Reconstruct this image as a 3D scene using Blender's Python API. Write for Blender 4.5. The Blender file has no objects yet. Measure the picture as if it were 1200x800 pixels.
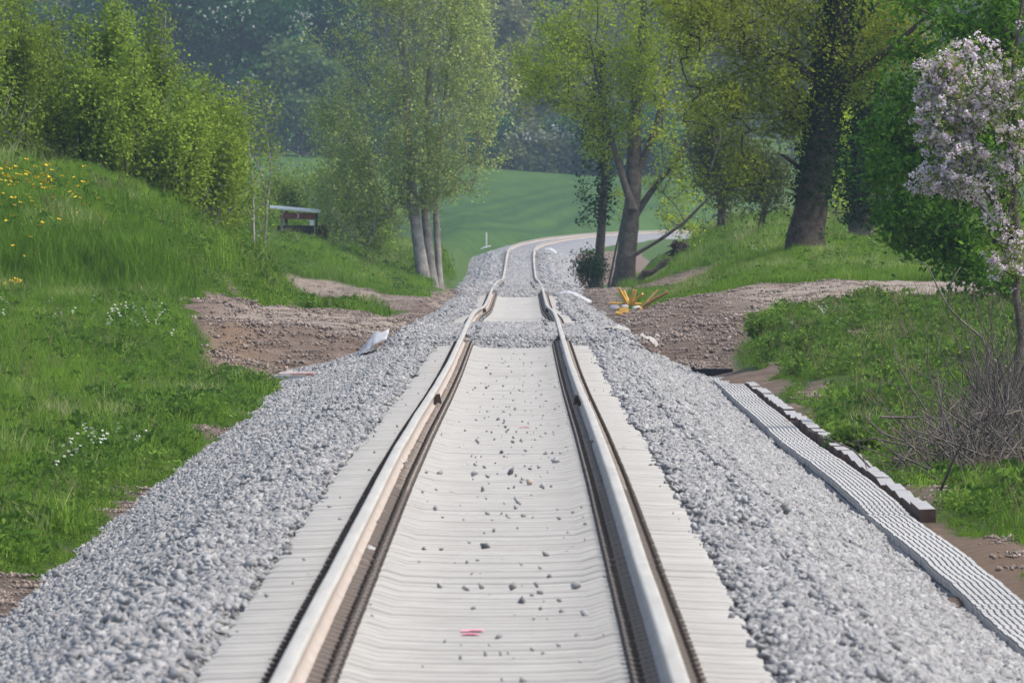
import bpy, math
import numpy as np
from math import radians, atan2, sqrt, pi
from mathutils import Matrix, Vector, Euler

SC = bpy.context.scene
COL = SC.collection
rng = np.random.default_rng(7)

# ------------------------------------------------------------------ camera, world, sun, exposure
FPX = 17043.0                      # focal length in pixels of a 1200 px wide picture
CX, CY, CZ = 0.16, 0.0, 1.825      # standing between the rails, eye height over rail top
cam_d = bpy.data.cameras.new("Camera")
cam = bpy.data.objects.new("Camera", cam_d); COL.objects.link(cam)
cam_d.sensor_width = 36.0
cam_d.lens = 36.0 * FPX / 1200.0
cam_d.clip_start = 1.0; cam_d.clip_end = 6000.0
cam.location = (CX, CY, CZ)
cam.rotation_euler = (pi/2 - math.atan(176/FPX), 0, math.atan(13/FPX))
cam_d.dof.use_dof = True
cam_d.dof.focus_distance = 165.0
cam_d.dof.aperture_fstop = 26.0
SC.camera = cam

SUN_DIR = Vector((0.78, -0.12, 1.2)).normalized()
world = bpy.data.worlds.new("World"); SC.world = world; world.use_nodes = True
wn = world.node_tree; wn.nodes.clear()
sky = wn.nodes.new("ShaderNodeTexSky"); sky.sky_type = 'NISHITA'; sky.sun_disc = False
sky.sun_elevation = math.asin(SUN_DIR.z); sky.sun_rotation = atan2(SUN_DIR.x, SUN_DIR.y)
sky.air_density = 1.0; sky.dust_density = 2.5; sky.ozone_density = 1.0
bg = wn.nodes.new("ShaderNodeBackground"); bg.inputs[1].default_value = 0.15
wo = wn.nodes.new("ShaderNodeOutputWorld")
wn.links.new(sky.outputs[0], bg.inputs[0]); wn.links.new(bg.outputs[0], wo.inputs[0])
sl = bpy.data.lights.new("Sun", 'SUN'); sl.energy = 2.5; sl.angle = radians(7.0); sl.color = (1.0, 0.95, 0.87)
sun = bpy.data.objects.new("Sun", sl); COL.objects.link(sun)
sun.rotation_euler = SUN_DIR.to_track_quat('Z', 'Y').to_euler(); sun.location = (60, 60, 90)

SC.view_settings.view_transform = 'Standard'; SC.view_settings.look = 'None'
SC.view_settings.exposure = 0.72; SC.view_settings.gamma = 1.0
SC.render.engine = 'CYCLES'
cy = SC.cycles
cy.max_bounces = 6; cy.diffuse_bounces = 3; cy.glossy_bounces = 2; cy.transmission_bounces = 4
cy.volume_bounces = 1; cy.transparent_max_bounces = 8
cy.use_denoising = True; cy.use_adaptive_sampling = True; cy.adaptive_threshold = 0.02
cy.sample_clamp_indirect = 6.0

# ------------------------------------------------------------------ helpers
def P(px, py, d):
    return np.array([CX + (px-613)*d/FPX, d, CZ - (py-224)*d/FPX])

def link(o, parent=None, label=None, cat=None, group=None, kind=None):
    COL.objects.link(o)
    if parent is not None: o.parent = parent
    if label: o["label"] = label
    if cat: o["category"] = cat
    if group: o["group"] = group
    if kind: o["kind"] = kind
    return o

def thing(name, loc, label, cat, group=None, rz=0):
    o = bpy.data.objects.new(name, None); o.empty_display_size = 0.3
    o.location = loc; o.rotation_euler = (0, 0, rz)
    return link(o, None, label, cat, group)

def mesh_np(name, V, F, mats=None, mi=None, smooth=False, attrs=None):
    """V (n,3); F (m,k) array of one face size, or list of such arrays"""
    Fs = F if isinstance(F, list) else [F]
    Fs = [np.asarray(f, dtype=np.int64) for f in Fs if len(f)]
    me = bpy.data.meshes.new(name)
    V = np.asarray(V, dtype=np.float32)
    me.vertices.add(len(V)); me.vertices.foreach_set("co", V.ravel())
    if Fs:
        loops = np.concatenate([f.ravel() for f in Fs]).astype(np.int32)
        sizes = np.concatenate([np.full(len(f), f.shape[1]) for f in Fs])
        starts = np.concatenate([[0], np.cumsum(sizes)[:-1]]).astype(np.int32)
        me.loops.add(len(loops)); me.loops.foreach_set("vertex_index", loops)
        me.polygons.add(len(sizes)); me.polygons.foreach_set("loop_start", starts)
        if smooth: me.polygons.foreach_set("use_smooth", np.ones(len(sizes), dtype=bool))
        if mi is not None: me.polygons.foreach_set("material_index", np.asarray(mi, dtype=np.int32))
    for m in (mats or []): me.materials.append(m)
    for an, (dom, typ, arr) in (attrs or {}).items():
        a = me.attributes.new(an, typ, dom)
        key = {'FLOAT': 'value', 'INT': 'value', 'FLOAT_VECTOR': 'vector'}[typ]
        a.data.foreach_set(key, np.asarray(arr, dtype=(np.int32 if typ == 'INT' else np.float32)).ravel())
    me.update(calc_edges=True); me.validate()
    return me

def obj_np(name, V, F, mats, parent=None, loc=None, **kw):
    tags = {k: kw.pop(k) for k in ('label', 'cat', 'group', 'kind') if k in kw}
    if not isinstance(mats, (list, tuple)): mats = [mats]
    V = np.asarray(V, dtype=float)
    if loc is not None: V = V - np.asarray(loc)
    o = bpy.data.objects.new(name, mesh_np(name, V, F, mats, **kw))
    if loc is not None: o.location = loc
    return link(o, parent, **tags)

class MB:
    def __init__(s): s.V = []; s.F = []; s.n = 0; s.mi = []
    def add(s, V, F, mi=0):
        V = np.asarray(V, dtype=float)
        for f in F: s.F.append([i + s.n for i in f]); s.mi.append(mi)
        s.V.append(V); s.n += len(V)
    def box(s, c, size, mi=0, rot=None, taper=1.0):
        x, y, z = [v/2 for v in size]
        V = np.array([[-x,-y,-z],[x,-y,-z],[x,y,-z],[-x,y,-z],[-x*taper,-y*taper,z],[x*taper,-y*taper,z],[x*taper,y*taper,z],[-x*taper,y*taper,z]])
        if rot is not None: V = V @ np.array(Euler(rot).to_matrix()).T
        s.add(V + np.asarray(c), [[0,3,2,1],[4,5,6,7],[0,1,5,4],[1,2,6,5],[2,3,7,6],[3,0,4,7]], mi)
    def tube(s, pts, radii, n=6, mi=0, cap=True):
        pts = np.asarray(pts, dtype=float); k = len(pts)
        if np.isscalar(radii): radii = [radii]*k
        T = np.gradient(pts, axis=0); T /= np.linalg.norm(T, axis=1)[:, None] + 1e-9
        up = np.array([0.31, 0.17, 0.93]) if abs(T[0][2]) < 0.8 else np.array([0.93, 0.2, 0.1])
        V = []
        for i in range(k):
            a = np.cross(T[i], up); a /= np.linalg.norm(a); b = np.cross(T[i], a)
            for j in range(n):
                th = 2*pi*j/n; V.append(pts[i] + radii[i]*(math.cos(th)*a + math.sin(th)*b))
        F = [[i*n+j, i*n+(j+1) % n, (i+1)*n+(j+1) % n, (i+1)*n+j] for i in range(k-1) for j in range(n)]
        if cap: F += [list(range(n))[::-1], [(k-1)*n+j for j in range(n)]]
        s.add(V, F, mi)
    def mesh(s, name, mats, smooth=False):
        me = bpy.data.meshes.new(name)
        me.from_pydata(np.concatenate(s.V).tolist(), [], s.F)
        for m in (mats if isinstance(mats, (list, tuple)) else [mats]): me.materials.append(m)
        me.polygons.foreach_set("material_index", s.mi)
        if smooth: me.polygons.foreach_set("use_smooth", [True]*len(s.F))
        me.update(); return me
    def obj(s, name, mats, parent=None, smooth=False, loc=None, **tags):
        if loc is not None:
            for v in s.V: v -= np.asarray(loc)
        o = bpy.data.objects.new(name, s.mesh(name, mats, smooth))
        if loc is not None: o.location = loc
        return link(o, parent, **tags)

def vnoise(x, y, seed=0, oct=3):
    """smooth value noise in about -1..1"""
    out = np.zeros(np.broadcast(x, y).shape); amp = 1.0; tot = 0
    r = np.random.default_rng(seed); T = r.uniform(-1, 1, (64, 64))
    for o in range(oct):
        xi = np.floor(x).astype(int); yi = np.floor(y).astype(int); fx = x-xi; fy = y-yi
        fx = fx*fx*(3-2*fx); fy = fy*fy*(3-2*fy)
        g = lambda a, b: T[(a+17*o) % 64, (b+29*o) % 64]
        out += amp*((g(xi, yi)*(1-fx)+g(xi+1, yi)*fx)*(1-fy)+(g(xi, yi+1)*(1-fx)+g(xi+1, yi+1)*fx)*fy)
        tot += amp; amp *= 0.5; x = x*2.03+5.1; y = y*2.03+1.7
    return out/tot*1.6

# ------------------------------------------------------------------ materials
class NT:
    def __init__(s, name):
        s.m = bpy.data.materials.new(name); s.m.use_nodes = True; s.t = s.m.node_tree; s.t.nodes.clear()
        s.out = s.n("ShaderNodeOutputMaterial")
    def n(s, typ, **kw):
        nd = s.t.nodes.new(typ)
        for k, v in kw.items(): setattr(nd, k, v)
        return nd
    def l(s, a, b): s.t.links.new(a, b)
    def noise(s, scale, detail=4, vec=None, rough=0.6):
        nd = s.n("ShaderNodeTexNoise"); nd.inputs["Scale"].default_value = scale
        nd.inputs["Detail"].default_value = detail; nd.inputs["Roughness"].default_value = rough
        if vec is not None: s.l(vec, nd.inputs["Vector"])
        return nd.outputs[0]
    def ramp(s, fac, stops):
        r = s.n("ShaderNodeValToRGB"); e = r.color_ramp.elements
        while len(e) < len(stops): e.new(0.5)
        for i, (p, c) in enumerate(stops): e[i].position = p; e[i].color = (*c, 1)
        s.l(fac, r.inputs[0]); return r.outputs[0]
    def mix(s, fac, a, b):
        m = s.n("ShaderNodeMix", data_type='RGBA')
        for sock, v in ((m.inputs[0], fac), (m.inputs[6], a), (m.inputs[7], b)):
            if hasattr(v, "is_linked"): s.l(v, sock)
            elif isinstance(v, (int, float)): sock.default_value = v
            else: sock.default_value = (*v, 1)
        return m.outputs[2]
    def math(s, op, a, b=0.0):
        m = s.n("ShaderNodeMath", operation=op)
        for sock, v in ((m.inputs[0], a), (m.inputs[1], b)):
            if hasattr(v, "is_linked"): s.l(v, sock)
            else: sock.default_value = v
        return m.outputs[0]
    def attr(s, name): return s.n("ShaderNodeAttribute", attribute_name=name)
    def pos(s): return s.n("ShaderNodeNewGeometry").outputs["Position"]
    def obj(s): return s.n("ShaderNodeTexCoord").outputs["Object"]
    def bump(s, h, strength=0.5, dist=0.02):
        b = s.n("ShaderNodeBump"); b.inputs["Strength"].default_value = strength; b.inputs["Distance"].default_value = dist
        s.l(h, b.inputs["Height"]); return b.outputs[0]
    def principled(s, col, rough=0.8, metal=0.0, normal=None, spec=0.3):
        p = s.n("ShaderNodeBsdfPrincipled")
        if hasattr(col, "is_linked"): s.l(col, p.inputs["Base Color"])
        else: p.inputs["Base Color"].default_value = (*col, 1)
        if hasattr(rough, "is_linked"): s.l(rough, p.inputs["Roughness"])
        else: p.inputs["Roughness"].default_value = rough
        p.inputs["Metallic"].default_value = metal
        p.inputs["Specular IOR Level"].default_value = spec
        if normal is not None: s.l(normal, p.inputs["Normal"])
        s.l(p.outputs[0], s.out.inputs[0]); return s.m

def m_simple(name, c1, c2, scale=8, rough=0.85, bump=0.3, dist=0.01, metal=0.0, spec=0.25):
    t = NT(name); v = t.obj()
    nz = t.noise(scale, 5, v)
    col = t.ramp(nz, [(0.32, c1), (0.68, c2)])
    return t.principled(col, rough, metal, t.bump(t.noise(scale*4, 4, v), bump, dist), spec)

def m_leaf(name, c1, c2, trans=0.4, c3=None):
    t = NT(name)
    a = t.attr("tone").outputs["Fac"]
    stops = [(0.0, c1), (1.0, c2)] if c3 is None else [(0.0, c1), (0.6, c2), (1.0, c3)]
    col = t.ramp(a, stops)
    oi = t.n("ShaderNodeObjectInfo").outputs["Random"]
    hs = t.n("ShaderNodeHueSaturation"); t.l(col, hs.inputs["Color"])
    t.l(t.math('ADD', t.math('MULTIPLY', oi, 0.3), 0.85), hs.inputs["Value"])
    df = t.n("ShaderNodeBsdfDiffuse"); tr = t.n("ShaderNodeBsdfTranslucent"); mx = t.n("ShaderNodeMixShader")
    t.l(hs.outputs[0], df.inputs[0]); t.l(hs.outputs[0], tr.inputs[0]); mx.inputs[0].default_value = trans
    t.l(df.outputs[0], mx.inputs[1]); t.l(tr.outputs[0], mx.inputs[2]); t.l(mx.outputs[0], t.out.inputs[0])
    return t.m

def m_stone(name, stops):
    t = NT(name)
    a = t.attr("tone").outputs["Fac"]; oi = t.n("ShaderNodeObjectInfo").outputs["Random"]
    f = t.math('FRACT', t.math('ADD', a, oi))
    col = t.ramp(f, stops)
    nz = t.noise(60, 3, t.pos())
    col = t.mix(t.math('MULTIPLY', nz, 0.3), col, (0.38, 0.375, 0.37))
    return t.principled(col, 0.85, 0, None, 0.2)

# concrete of the sleepers: pale, slightly dusty, tone differs from sleeper to sleeper
def m_sleeper():
    t = NT("sleeper_concrete"); v = t.obj(); p = t.pos()
    oi = t.n("ShaderNodeObjectInfo").outputs["Random"]
    c = t.ramp(t.noise(3.0, 5, p), [(0.3, (0.315, 0.30, 0.27)), (0.7, (0.405, 0.388, 0.355))])
    c = t.mix(t.math('MULTIPLY', oi, 0.35), c, (0.33, 0.32, 0.30))
    spots = t.math('GREATER_THAN', t.noise(35, 3, p), 0.66)
    c = t.mix(t.math('MULTIPLY', spots, 0.4), c, (0.30, 0.30, 0.31))
    return t.principled(c, 0.9, 0, t.bump(t.noise(60, 3, p), 0.2, 0.004), 0.2)
M_SLEEPER = m_sleeper()

def m_rail():
    t = NT("rail_steel"); p = t.pos()
    a = t.attr("face").outputs["Fac"]     # 1 on the running surface
    side = t.ramp(t.noise(1.2, 5, p), [(0.3, (0.34, 0.275, 0.225)), (0.7, (0.43, 0.365, 0.31))])
    mp = t.n("ShaderNodeMapping"); mp.inputs["Scale"].default_value = (14, 0.5, 14); t.l(p, mp.inputs[0])
    top = t.ramp(t.noise(1.0, 4, mp.outputs[0]), [(0.3, (0.33, 0.31, 0.27)), (0.7, (0.42, 0.40, 0.355))])
    c = t.mix(a, side, top)
    return t.principled(c, 0.6, 0.0, None, 0.2)
M_RAIL = m_rail()
M_CLIP = m_simple("clip_rusty_steel", (0.20, 0.165, 0.135), (0.36, 0.31, 0.265), 30, 0.7)
M_DARKSTEEL = m_simple("dark_rusty_steel", (0.045, 0.03, 0.022), (0.10, 0.07, 0.05), 20, 0.7)

def m_bed():
    t = NT("ballast_bed"); p = t.pos()
    vo = t.n("ShaderNodeTexVoronoi"); vo.inputs["Scale"].default_value = 18; t.l(p, vo.inputs["Vector"])
    rnd = t.n("ShaderNodeSeparateColor"); t.l(vo.outputs["Color"], rnd.inputs[0])
    c = t.ramp(rnd.outputs[0], [(0.0, (0.10, 0.10, 0.105)), (0.5, (0.19, 0.19, 0.195)), (1.0, (0.32, 0.32, 0.32))])
    c = t.mix(t.math('MULTIPLY', t.noise(0.6, 4, p), 0.5), c, (0.27, 0.265, 0.26))
    b = t.bump(vo.outputs["Distance"], 1.0, 0.04)
    return t.principled(c, 0.9, 0, b, 0.15)
M_BED = m_bed()
M_STONE = m_stone("ballast_stone_grey", [(0.0, (0.17, 0.168, 0.168)), (0.35, (0.235, 0.232, 0.23)), (0.7, (0.29, 0.287, 0.283)), (0.9, (0.37, 0.365, 0.355)), (1.0, (0.25, 0.23, 0.21))])
M_STONE_DARK = m_stone("ballast_stone_dark", [(0.0, (0.11, 0.11, 0.125)), (0.6, (0.19, 0.19, 0.21)), (1.0, (0.27, 0.26, 0.26))])
M_TAN = m_simple("tan_stone", (0.36, 0.28, 0.20), (0.48, 0.40, 0.31), 20)
M_CLOD = m_stone("earth_clod", [(0.0, (0.12, 0.082, 0.06)), (0.45, (0.20, 0.146, 0.11)), (0.9, (0.27, 0.205, 0.158)), (1.0, (0.36, 0.29, 0.235))])

def m_ground():
    t = NT("ground_soil_and_turf"); p = t.pos()
    dirt = t.attr("dirt").outputs["Fac"]; field = t.attr("field").outputs["Fac"]; red = t.attr("ochre").outputs["Fac"]
    g = t.ramp(t.noise(1.3, 6, p), [(0.3, (0.045, 0.085, 0.018)), (0.7, (0.085, 0.14, 0.03))])
    e = t.ramp(t.noise(2.2, 8, p, 0.7), [(0.28, (0.13, 0.09, 0.066)), (0.5, (0.205, 0.15, 0.115)), (0.72, (0.30, 0.235, 0.185))])
    e2 = t.ramp(t.noise(3.0, 6, p), [(0.3, (0.22, 0.145, 0.09)), (0.7, (0.31, 0.22, 0.15))])
    e = t.mix(red, e, e2)
    pale = t.attr("pale").outputs["Fac"]
    e3 = t.ramp(t.noise(2.6, 7, p), [(0.3, (0.33, 0.265, 0.21)), (0.7, (0.45, 0.38, 0.315))])
    e = t.mix(pale, e, e3)
    mp = t.n("ShaderNodeMapping"); mp.inputs["Scale"].default_value = (0.35, 0.03, 0.3); t.l(p, mp.inputs[0])
    f = t.ramp(t.noise(1.0, 7, mp.outputs[0], 0.7), [(0.3, (0.028, 0.072, 0.013)), (0.7, (0.068, 0.128, 0.022))])
    tl = t.attr("tram").outputs["Fac"]
    f = t.mix(t.math('MULTIPLY', tl, 0.75), f, (0.022, 0.055, 0.014))
    c = t.mix(dirt, g, e); c = t.mix(field, c, f)
    b = t.bump(t.noise(5, 9, p, 0.8), 1.0, 0.12)
    return t.principled(c, 0.95, 0, b, 0.1)
M_GROUND = m_ground()

M_GRASS = m_leaf("grass_blade", (0.090, 0.176, 0.024), (0.191, 0.321, 0.040), 0.35, (0.325, 0.413, 0.079))
M_GRASS_PALE = m_leaf("seeding_grass", (0.117, 0.200, 0.033), (0.221, 0.312, 0.066), 0.35, (0.546, 0.525, 0.264))
M_WEED = m_leaf("weed_leaf", (0.056, 0.116, 0.021), (0.126, 0.220, 0.034), 0.35, (0.239, 0.314, 0.057))
M_DRYG = m_leaf("dry_stalk", (0.10, 0.075, 0.045), (0.26, 0.21, 0.13), .2)
M_DANDY = m_simple("dandelion_yellow", (0.75, 0.52, 0.02), (0.8, 0.6, 0.03), 5)
M_UMBEL = m_simple("white_umbel", (0.6, 0.62, 0.5), (0.75, 0.75, 0.65), 5)
M_BARK_DARK = m_simple("bark_dark", (0.035, 0.026, 0.02), (0.10, 0.078, 0.06), 7, 0.95, 0.9, 0.05)
M_BARK_MID = m_simple("bark_brown_grey", (0.06, 0.05, 0.04), (0.14, 0.12, 0.095), 6, 0.95, 0.8, 0.04)
M_BARK_PALE = m_simple("bark_pale_poplar", (0.16, 0.14, 0.12), (0.36, 0.33, 0.29), 4, 0.9, 0.7, 0.03)
M_TWIG = m_simple("dead_twig", (0.07, 0.058, 0.05), (0.19, 0.16, 0.135), 9, 0.9)

# ------------------------------------------------------------------ track line
_zd = np.array([-60, 54, 100, 125, 154.5, 180, 208, 227, 246, 268, 290, 330, 352, 383, 435, 480, 518, 580, 640, 690, 754, 800, 850, 900, 977, 1090, 1250])
_zz = np.array([0, 0, -.03, -.10, -.224, -.30, -.328, -.345, -.35, -.405, -.53, -.80, -.925, -1.007, -1.07, -1.22, -1.39, -1.70, -2.03, -2.17, -2.09, -1.90, -1.5, -1.36, -1.3, -1.3, -1.28])
_dd = np.arange(-60, 1250, 1.0); _zi = np.interp(_dd, _zd, _zz)
_k = np.exp(-0.5*(np.arange(-12, 13)/4.0)**2); _k /= _k.sum()
_zi = np.convolve(np.pad(_zi, 12, mode='edge'), _k, 'valid')
def zt(d): return np.interp(d, _dd, _zi)
_cd = np.array([-60, 840, 880, 977, 1087, 1145, 1190, 1240]); _cx = np.array([-.0, -.02, .25, 2.28, 5.7, 10.0, 14.4, 20.0])
_ci = np.interp(_dd, _cd, _cx); _k2 = np.exp(-0.5*(np.arange(-60, 61)/25.0)**2); _k2 /= _k2.sum()
_ci = np.convolve(np.pad(_ci, 60, mode='edge'), _k2, 'valid')
def xc(d): return np.interp(d, _dd, _ci)
TRACK_END = 1215

def ss(a, b, x):
    t = np.clip((x-a)/(b-a), 0, 1); return t*t*(3-2*t)
def band(d, a, b, s=1.5): return ss(a-s, a+s, d)*(1-ss(b-s, b+s, d))

# ballast surface
def bed(X, d):
    a = np.abs(X - xc(d)); z0 = zt(d)
    toe = np.interp(d, [40, 100, 150, 215, 300, 400, 500, 700, 850, 1250], [-.95, -.93, -.74, -.56, -.55, -.62, -.85, -.95, -.75, -.7])
    toe = toe + np.where(X > xc(d), np.interp(d, [90, 150], [.075, 0.0]), 0)
    mid = -.275 + 0.10*ss(505, 530, d)
    base = np.where(a < 1.19, mid, 0)
    sh = -.205 - 0.04*ss(1.35, 1.75, a)
    base = np.where((a >= 1.19) & (a < 1.29), mid + (sh-mid)*(a-1.19)/.10, base)
    base = np.where((a >= 1.29) & (a < 1.75), sh, base)
    base = np.where(a >= 1.75, -.245 + (toe+.245)*np.minimum((a-1.75)/np.where((X > xc(d)) & (d < 300), np.interp(d, [86, 213], [1.26, 1.05])+.4*ss(216, 260, d), 1.45), 1.15), base)
    side_in = 1-ss(1.7, 2.1, a); h1 = band(d, 222, 246, 1.2)*side_in; h2 = band(d, 428, 482, 3)*side_in
    top1 = np.where(a < 0.665, -.045, np.where(a < 0.84, -.16, -.07 - .06*ss(1.2, 2.4, a)))
    base = base*(1-np.maximum(h1, h2)) + np.maximum(base, top1)*np.maximum(h1, h2)
    base = base + 0.03*vnoise(X*1.4, d*0.5, 5)*(a > 1.35)
    return z0 + base

# ------------------------------------------------------------------ ground stations: (distance, [(X, Z) ...])
def px(d, *pts): return [tuple(P(a, b, d)[[0, 2]]) for a, b in pts]
ST = [
 (-60, [(-40,.6),(-8,-.3),(-4.5,-.75),(-3.4,-.98),(-2,-1.1),(2,-1.1),(3.2,-.98),(4,-.98),(6,-.8),(9,-.6),(40,.3)]),
 (60,  [(-40,.6),(-8,-.3),(-4.5,-.75),(-3.4,-.98),(-2,-1.1),(2,-1.1),(3.2,-.98),(4,-.98),(6,-.8),(9,-.6),(40,.3)]),
 (110, [(-40,.6),(-8,-.25),(-4.6,-.78),(-3.3,-1.0),(-2,-1.1),(2,-1.1),(3.2,-.95),(3.9,-.88),(5,-.85),(9,-.6),(40,.3)]),
 (150, [(-40,1),(-8,-.25),(-5,-.72),(-3.2,-1.0),(-2,-1.15),(2,-1.15),(3.25,-.95),(4.4,-1.0),(5.2,-.9),(6.5,-.6),(10,-.4),(40,.4)]),
 (187, [(-40,1.2),(-8,-.25),(-6.6,-.45),(-4,-.88),(-3.1,-.98),(-2,-1.2),(2,-1.2),(3.25,-.93),(4.2,-.85),(5.2,-.65),(7,-.35),(10,-.2),(40,.5)]),
 (212, [(-40,1.4),(-7.6,-.1),(-5.1,-.42),(-4.5,-.85),(-3.4,-.93),(-2,-1.2),(2,-1.2),(3.0,-.92),(3.6,-.78),(4.3,-.5),(5.4,-.25),(7.6,-.12),(40,.6)]),
 (223, [(-40,1.4),(-8,-.02),(-5.2,-.25),(-4.4,-.72),(-3.5,-.92),(-2.6,-.92),(-1.9,-1.2),(1.9,-1.2),(2.5,-.80),(3.4,-.6),(4.4,-.3),(5.4,-.12),(7.6,-.02),(40,.7)]),
 (226.5, [(-40,1.4),(-8,.02),(-5.4,-.02),(-4.8,-.15),(-4.2,-.25),(-3,-.31),(-2,-.42),(-1.5,-1.0),(1.5,-1.0),(2.0,-.52),(2.9,-.42),(3.55,-.2),(5.4,-.02),(7.5,.0),(40,.8)]),
 (245, [(-40,1.5),(-9,-.08),(-6,-.1),(-5.2,.05),(-4.5,-.18),(-3,-.33),(-1.9,-.42),(-1.5,-1.0),(1.5,-1.0),(2.0,-.44),(2.6,-.32),(3.5,-.08),(5.4,.04),(7.7,.03),(40,.8)]),
 (247.5, [(-40,1.8),(-9,.85),(-6.4,.7),(-5.6,.2),(-5.2,.03),(-4.5,-.18),(-3,-.33),(-1.9,-.42),(-1.5,-1.0),(1.5,-1.0),(2.0,-.42),(2.6,-.30),(3.6,-.05),(5.5,.07),(7.8,.05),(40,.9)]),
 (253, [(-40,3),(-9.2,1.75),(-7,1.5),(-6.1,1.05),(-5.5,.2),(-4.6,-.18),(-3,-.36),(-1.9,-.45),(-1.5,-1.0),(1.5,-1.0),(2.0,-.42),(2.8,-.28),(3.9,.02),(5.7,.12),(8,.08),(40,.9)]),
 (266, [(-40,3.4)]+px(266,(0,197),(100,203),(150,225),(200,255),(240,290),(265,325),(278,350))+[(-4.5,-.38),(-3,-.42),(-2.2,-.6),(-1.5,-1.1),(1.5,-1.1),(2.0,-.5),(3.03,-.19),(4.5,.10),(6.1,.2),(8.1,.14),(40,1)]),
 (285, [(-40,3.6),(-9.8,2.35),(-8,2.25),(-7,1.85),(-6,1.2)]+px(285,(290,300),(330,352),(360,366))+[(-3,-.60),(-2.3,-.85),(-1.5,-1.2),(1.5,-1.2),(2.2,-.70),(3.0,-.48),(3.9,-.20),(4.6,.10),(6.2,.34),(9,.34),(40,1.4)]),
 (310, [(-40,3.4),(-10,2.2),(-8,1.8),(-6.2,.7),(-5.2,-.55),(-4.4,-.88),(-2.6,-.9),(-2,-1.1),(2,-1.1),(2.6,-.78),(3.3,-.55),(4.0,-.28),(4.9,.32),(6,.74),(9.4,.6),(40,1.6)]),
 (345, [(-40,3.0),(-9,.8),(-6.5,-.5),(-5,-1.08),(-2.6,-1.1),(-2,-1.3),(2,-1.3),(2.8,-1.0),(4.0,-.85),(4.8,-.25),(5.7,.55),(7,.95),(10,.95),(40,1.8)]),
 (372, [(-40,2.6),(-9,.2),(-6.6,-.75),(-5.5,-.93),(-2.4,-1.0),(-2,-1.4),(2,-1.4),(2.8,-1.05)]+px(372,(800,346),(835,332),(862,308),(900,278),(1000,266))+[(40,2)]),
 (390, [(-40,2.4),(-9,0),(-6.6,-.85),(-5.5,-.98),(-2.2,-1.03),(-2,-1.4),(1.9,-1.4),(2.4,-1.02),(5.2,-.95),(5.9,-.4),(7.0,.7),(9,.95),(40,2)]),
 (402, [(-40,2.4),(-9,.7)]+px(402,(300,296),(330,293),(380,303),(420,324),(450,341))+[(-2.6,-1.1),(-2,-1.4),(1.9,-1.4),(2.3,-1.05),(5.5,-1.0),(6.2,-.6),(7.4,.6),(9,.9),(40,2)]),
 (432, [(-40,2.6),(-9,1.0)]+px(432,(300,286),(345,281),(390,298),(440,318),(500,332))+[(-1.95,-1.1),(-1.7,-1.5),(1.7,-1.5),(2.1,-1.1),(5.7,-1.06),(6.6,-.6),(8.1,.6),(10,.9),(40,2)]),
 (455, [(-40,2.8),(-9,1.4),(-7,.75),(-5.4,.2),(-4.2,-.4),(-2.8,-.95),(-2,-1.6),(2,-1.7),(3.4,-1.16)]+px(455,(745,336),(780,313),(818,288),(860,263),(1000,252))+[(40,2)]),
 (520, [(-40,3.2),(-7.4,1.0),(-4.2,-.19),(-2.9,-.5),(-2.3,-1.9),(2,-2.2),(3.0,-1.75),(4.2,-1.4),(4.9,-.5),(6,-.04),(9,.6),(40,2)]),
 (620, [(-40,3.2),(-8,-.4),(-4,-1.6),(-3,-2.6),(3,-2.8),(5,-2.3),(8,-1.2),(12,0),(40,1.5)]),
 (720, [(-40,1),(-10,-1.2),(-4,-2.4),(-3,-3.0),(3,-3.05),(4.5,-2.6),(8,-1.9),(14,-1),(40,0.5)]),
 (820, [(-60,.4),(-10,-1.1),(-3.6,-1.5),(-2.8,-2.5),(2.8,-2.6),(3.8,-2.3),(6.4,-1.95),(14,-1.6),(60,-.8)]),
 (880, [(-60,.2),(-10,-1.1),(-3.4,-1.35),(-2.6,-2.2),(2.8,-2.2),(4.2,-1.9),(8,-1.8),(16,-1.6),(60,-.8)]),
 (980, [(-60,1.5),(-14,.2),(-4,-.55),(-1.2,-1.5),(-.4,-2.0),(5.2,-2.0),(7,-1.9),(16,-1.7),(60,-1)]),
 (1090,[(-60,3),(-15,1.2),(-4,.45),(1.6,-1.5),(2.8,-2.0),(8.5,-2.0),(11,-1.85),(20,-1.6),(60,-1)]),
 (1190,[(-60,4),(-18,2.7),(-4,1.8),(6,.7),(10,-1.5),(11.5,-2),(17,-2),(20,-1.8),(60,-1)]),
 (1240,[(-60,4.6),(-18,3.6),(-4,2.7),(6,1.8),(14,-.3),(17,-1.8),(23,-1.8),(60,-.5)]),
 (1310,[(-80,5.8),(-21,4.9),(-5,4.0),(6.6,3.1),(40,2.6),(80,2.6)]),
 (1400,[(-80,9),(0,7.5),(80,7)]),
 (1700,[(-80,34),(0,34),(80,34)]),
 (2600,[(-80,60),(0,60),(80,60)]),
]
_sd = np.array([s[0] for s in ST], dtype=float)
_sx = [np.array([p[0] for p in s[1]]) for s in ST]; _sz = [np.array([p[1] for p in s[1]]) for s in ST]
for a, b in zip(_sx, _sz):
    assert np.all(np.diff(a) > 0), a
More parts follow.
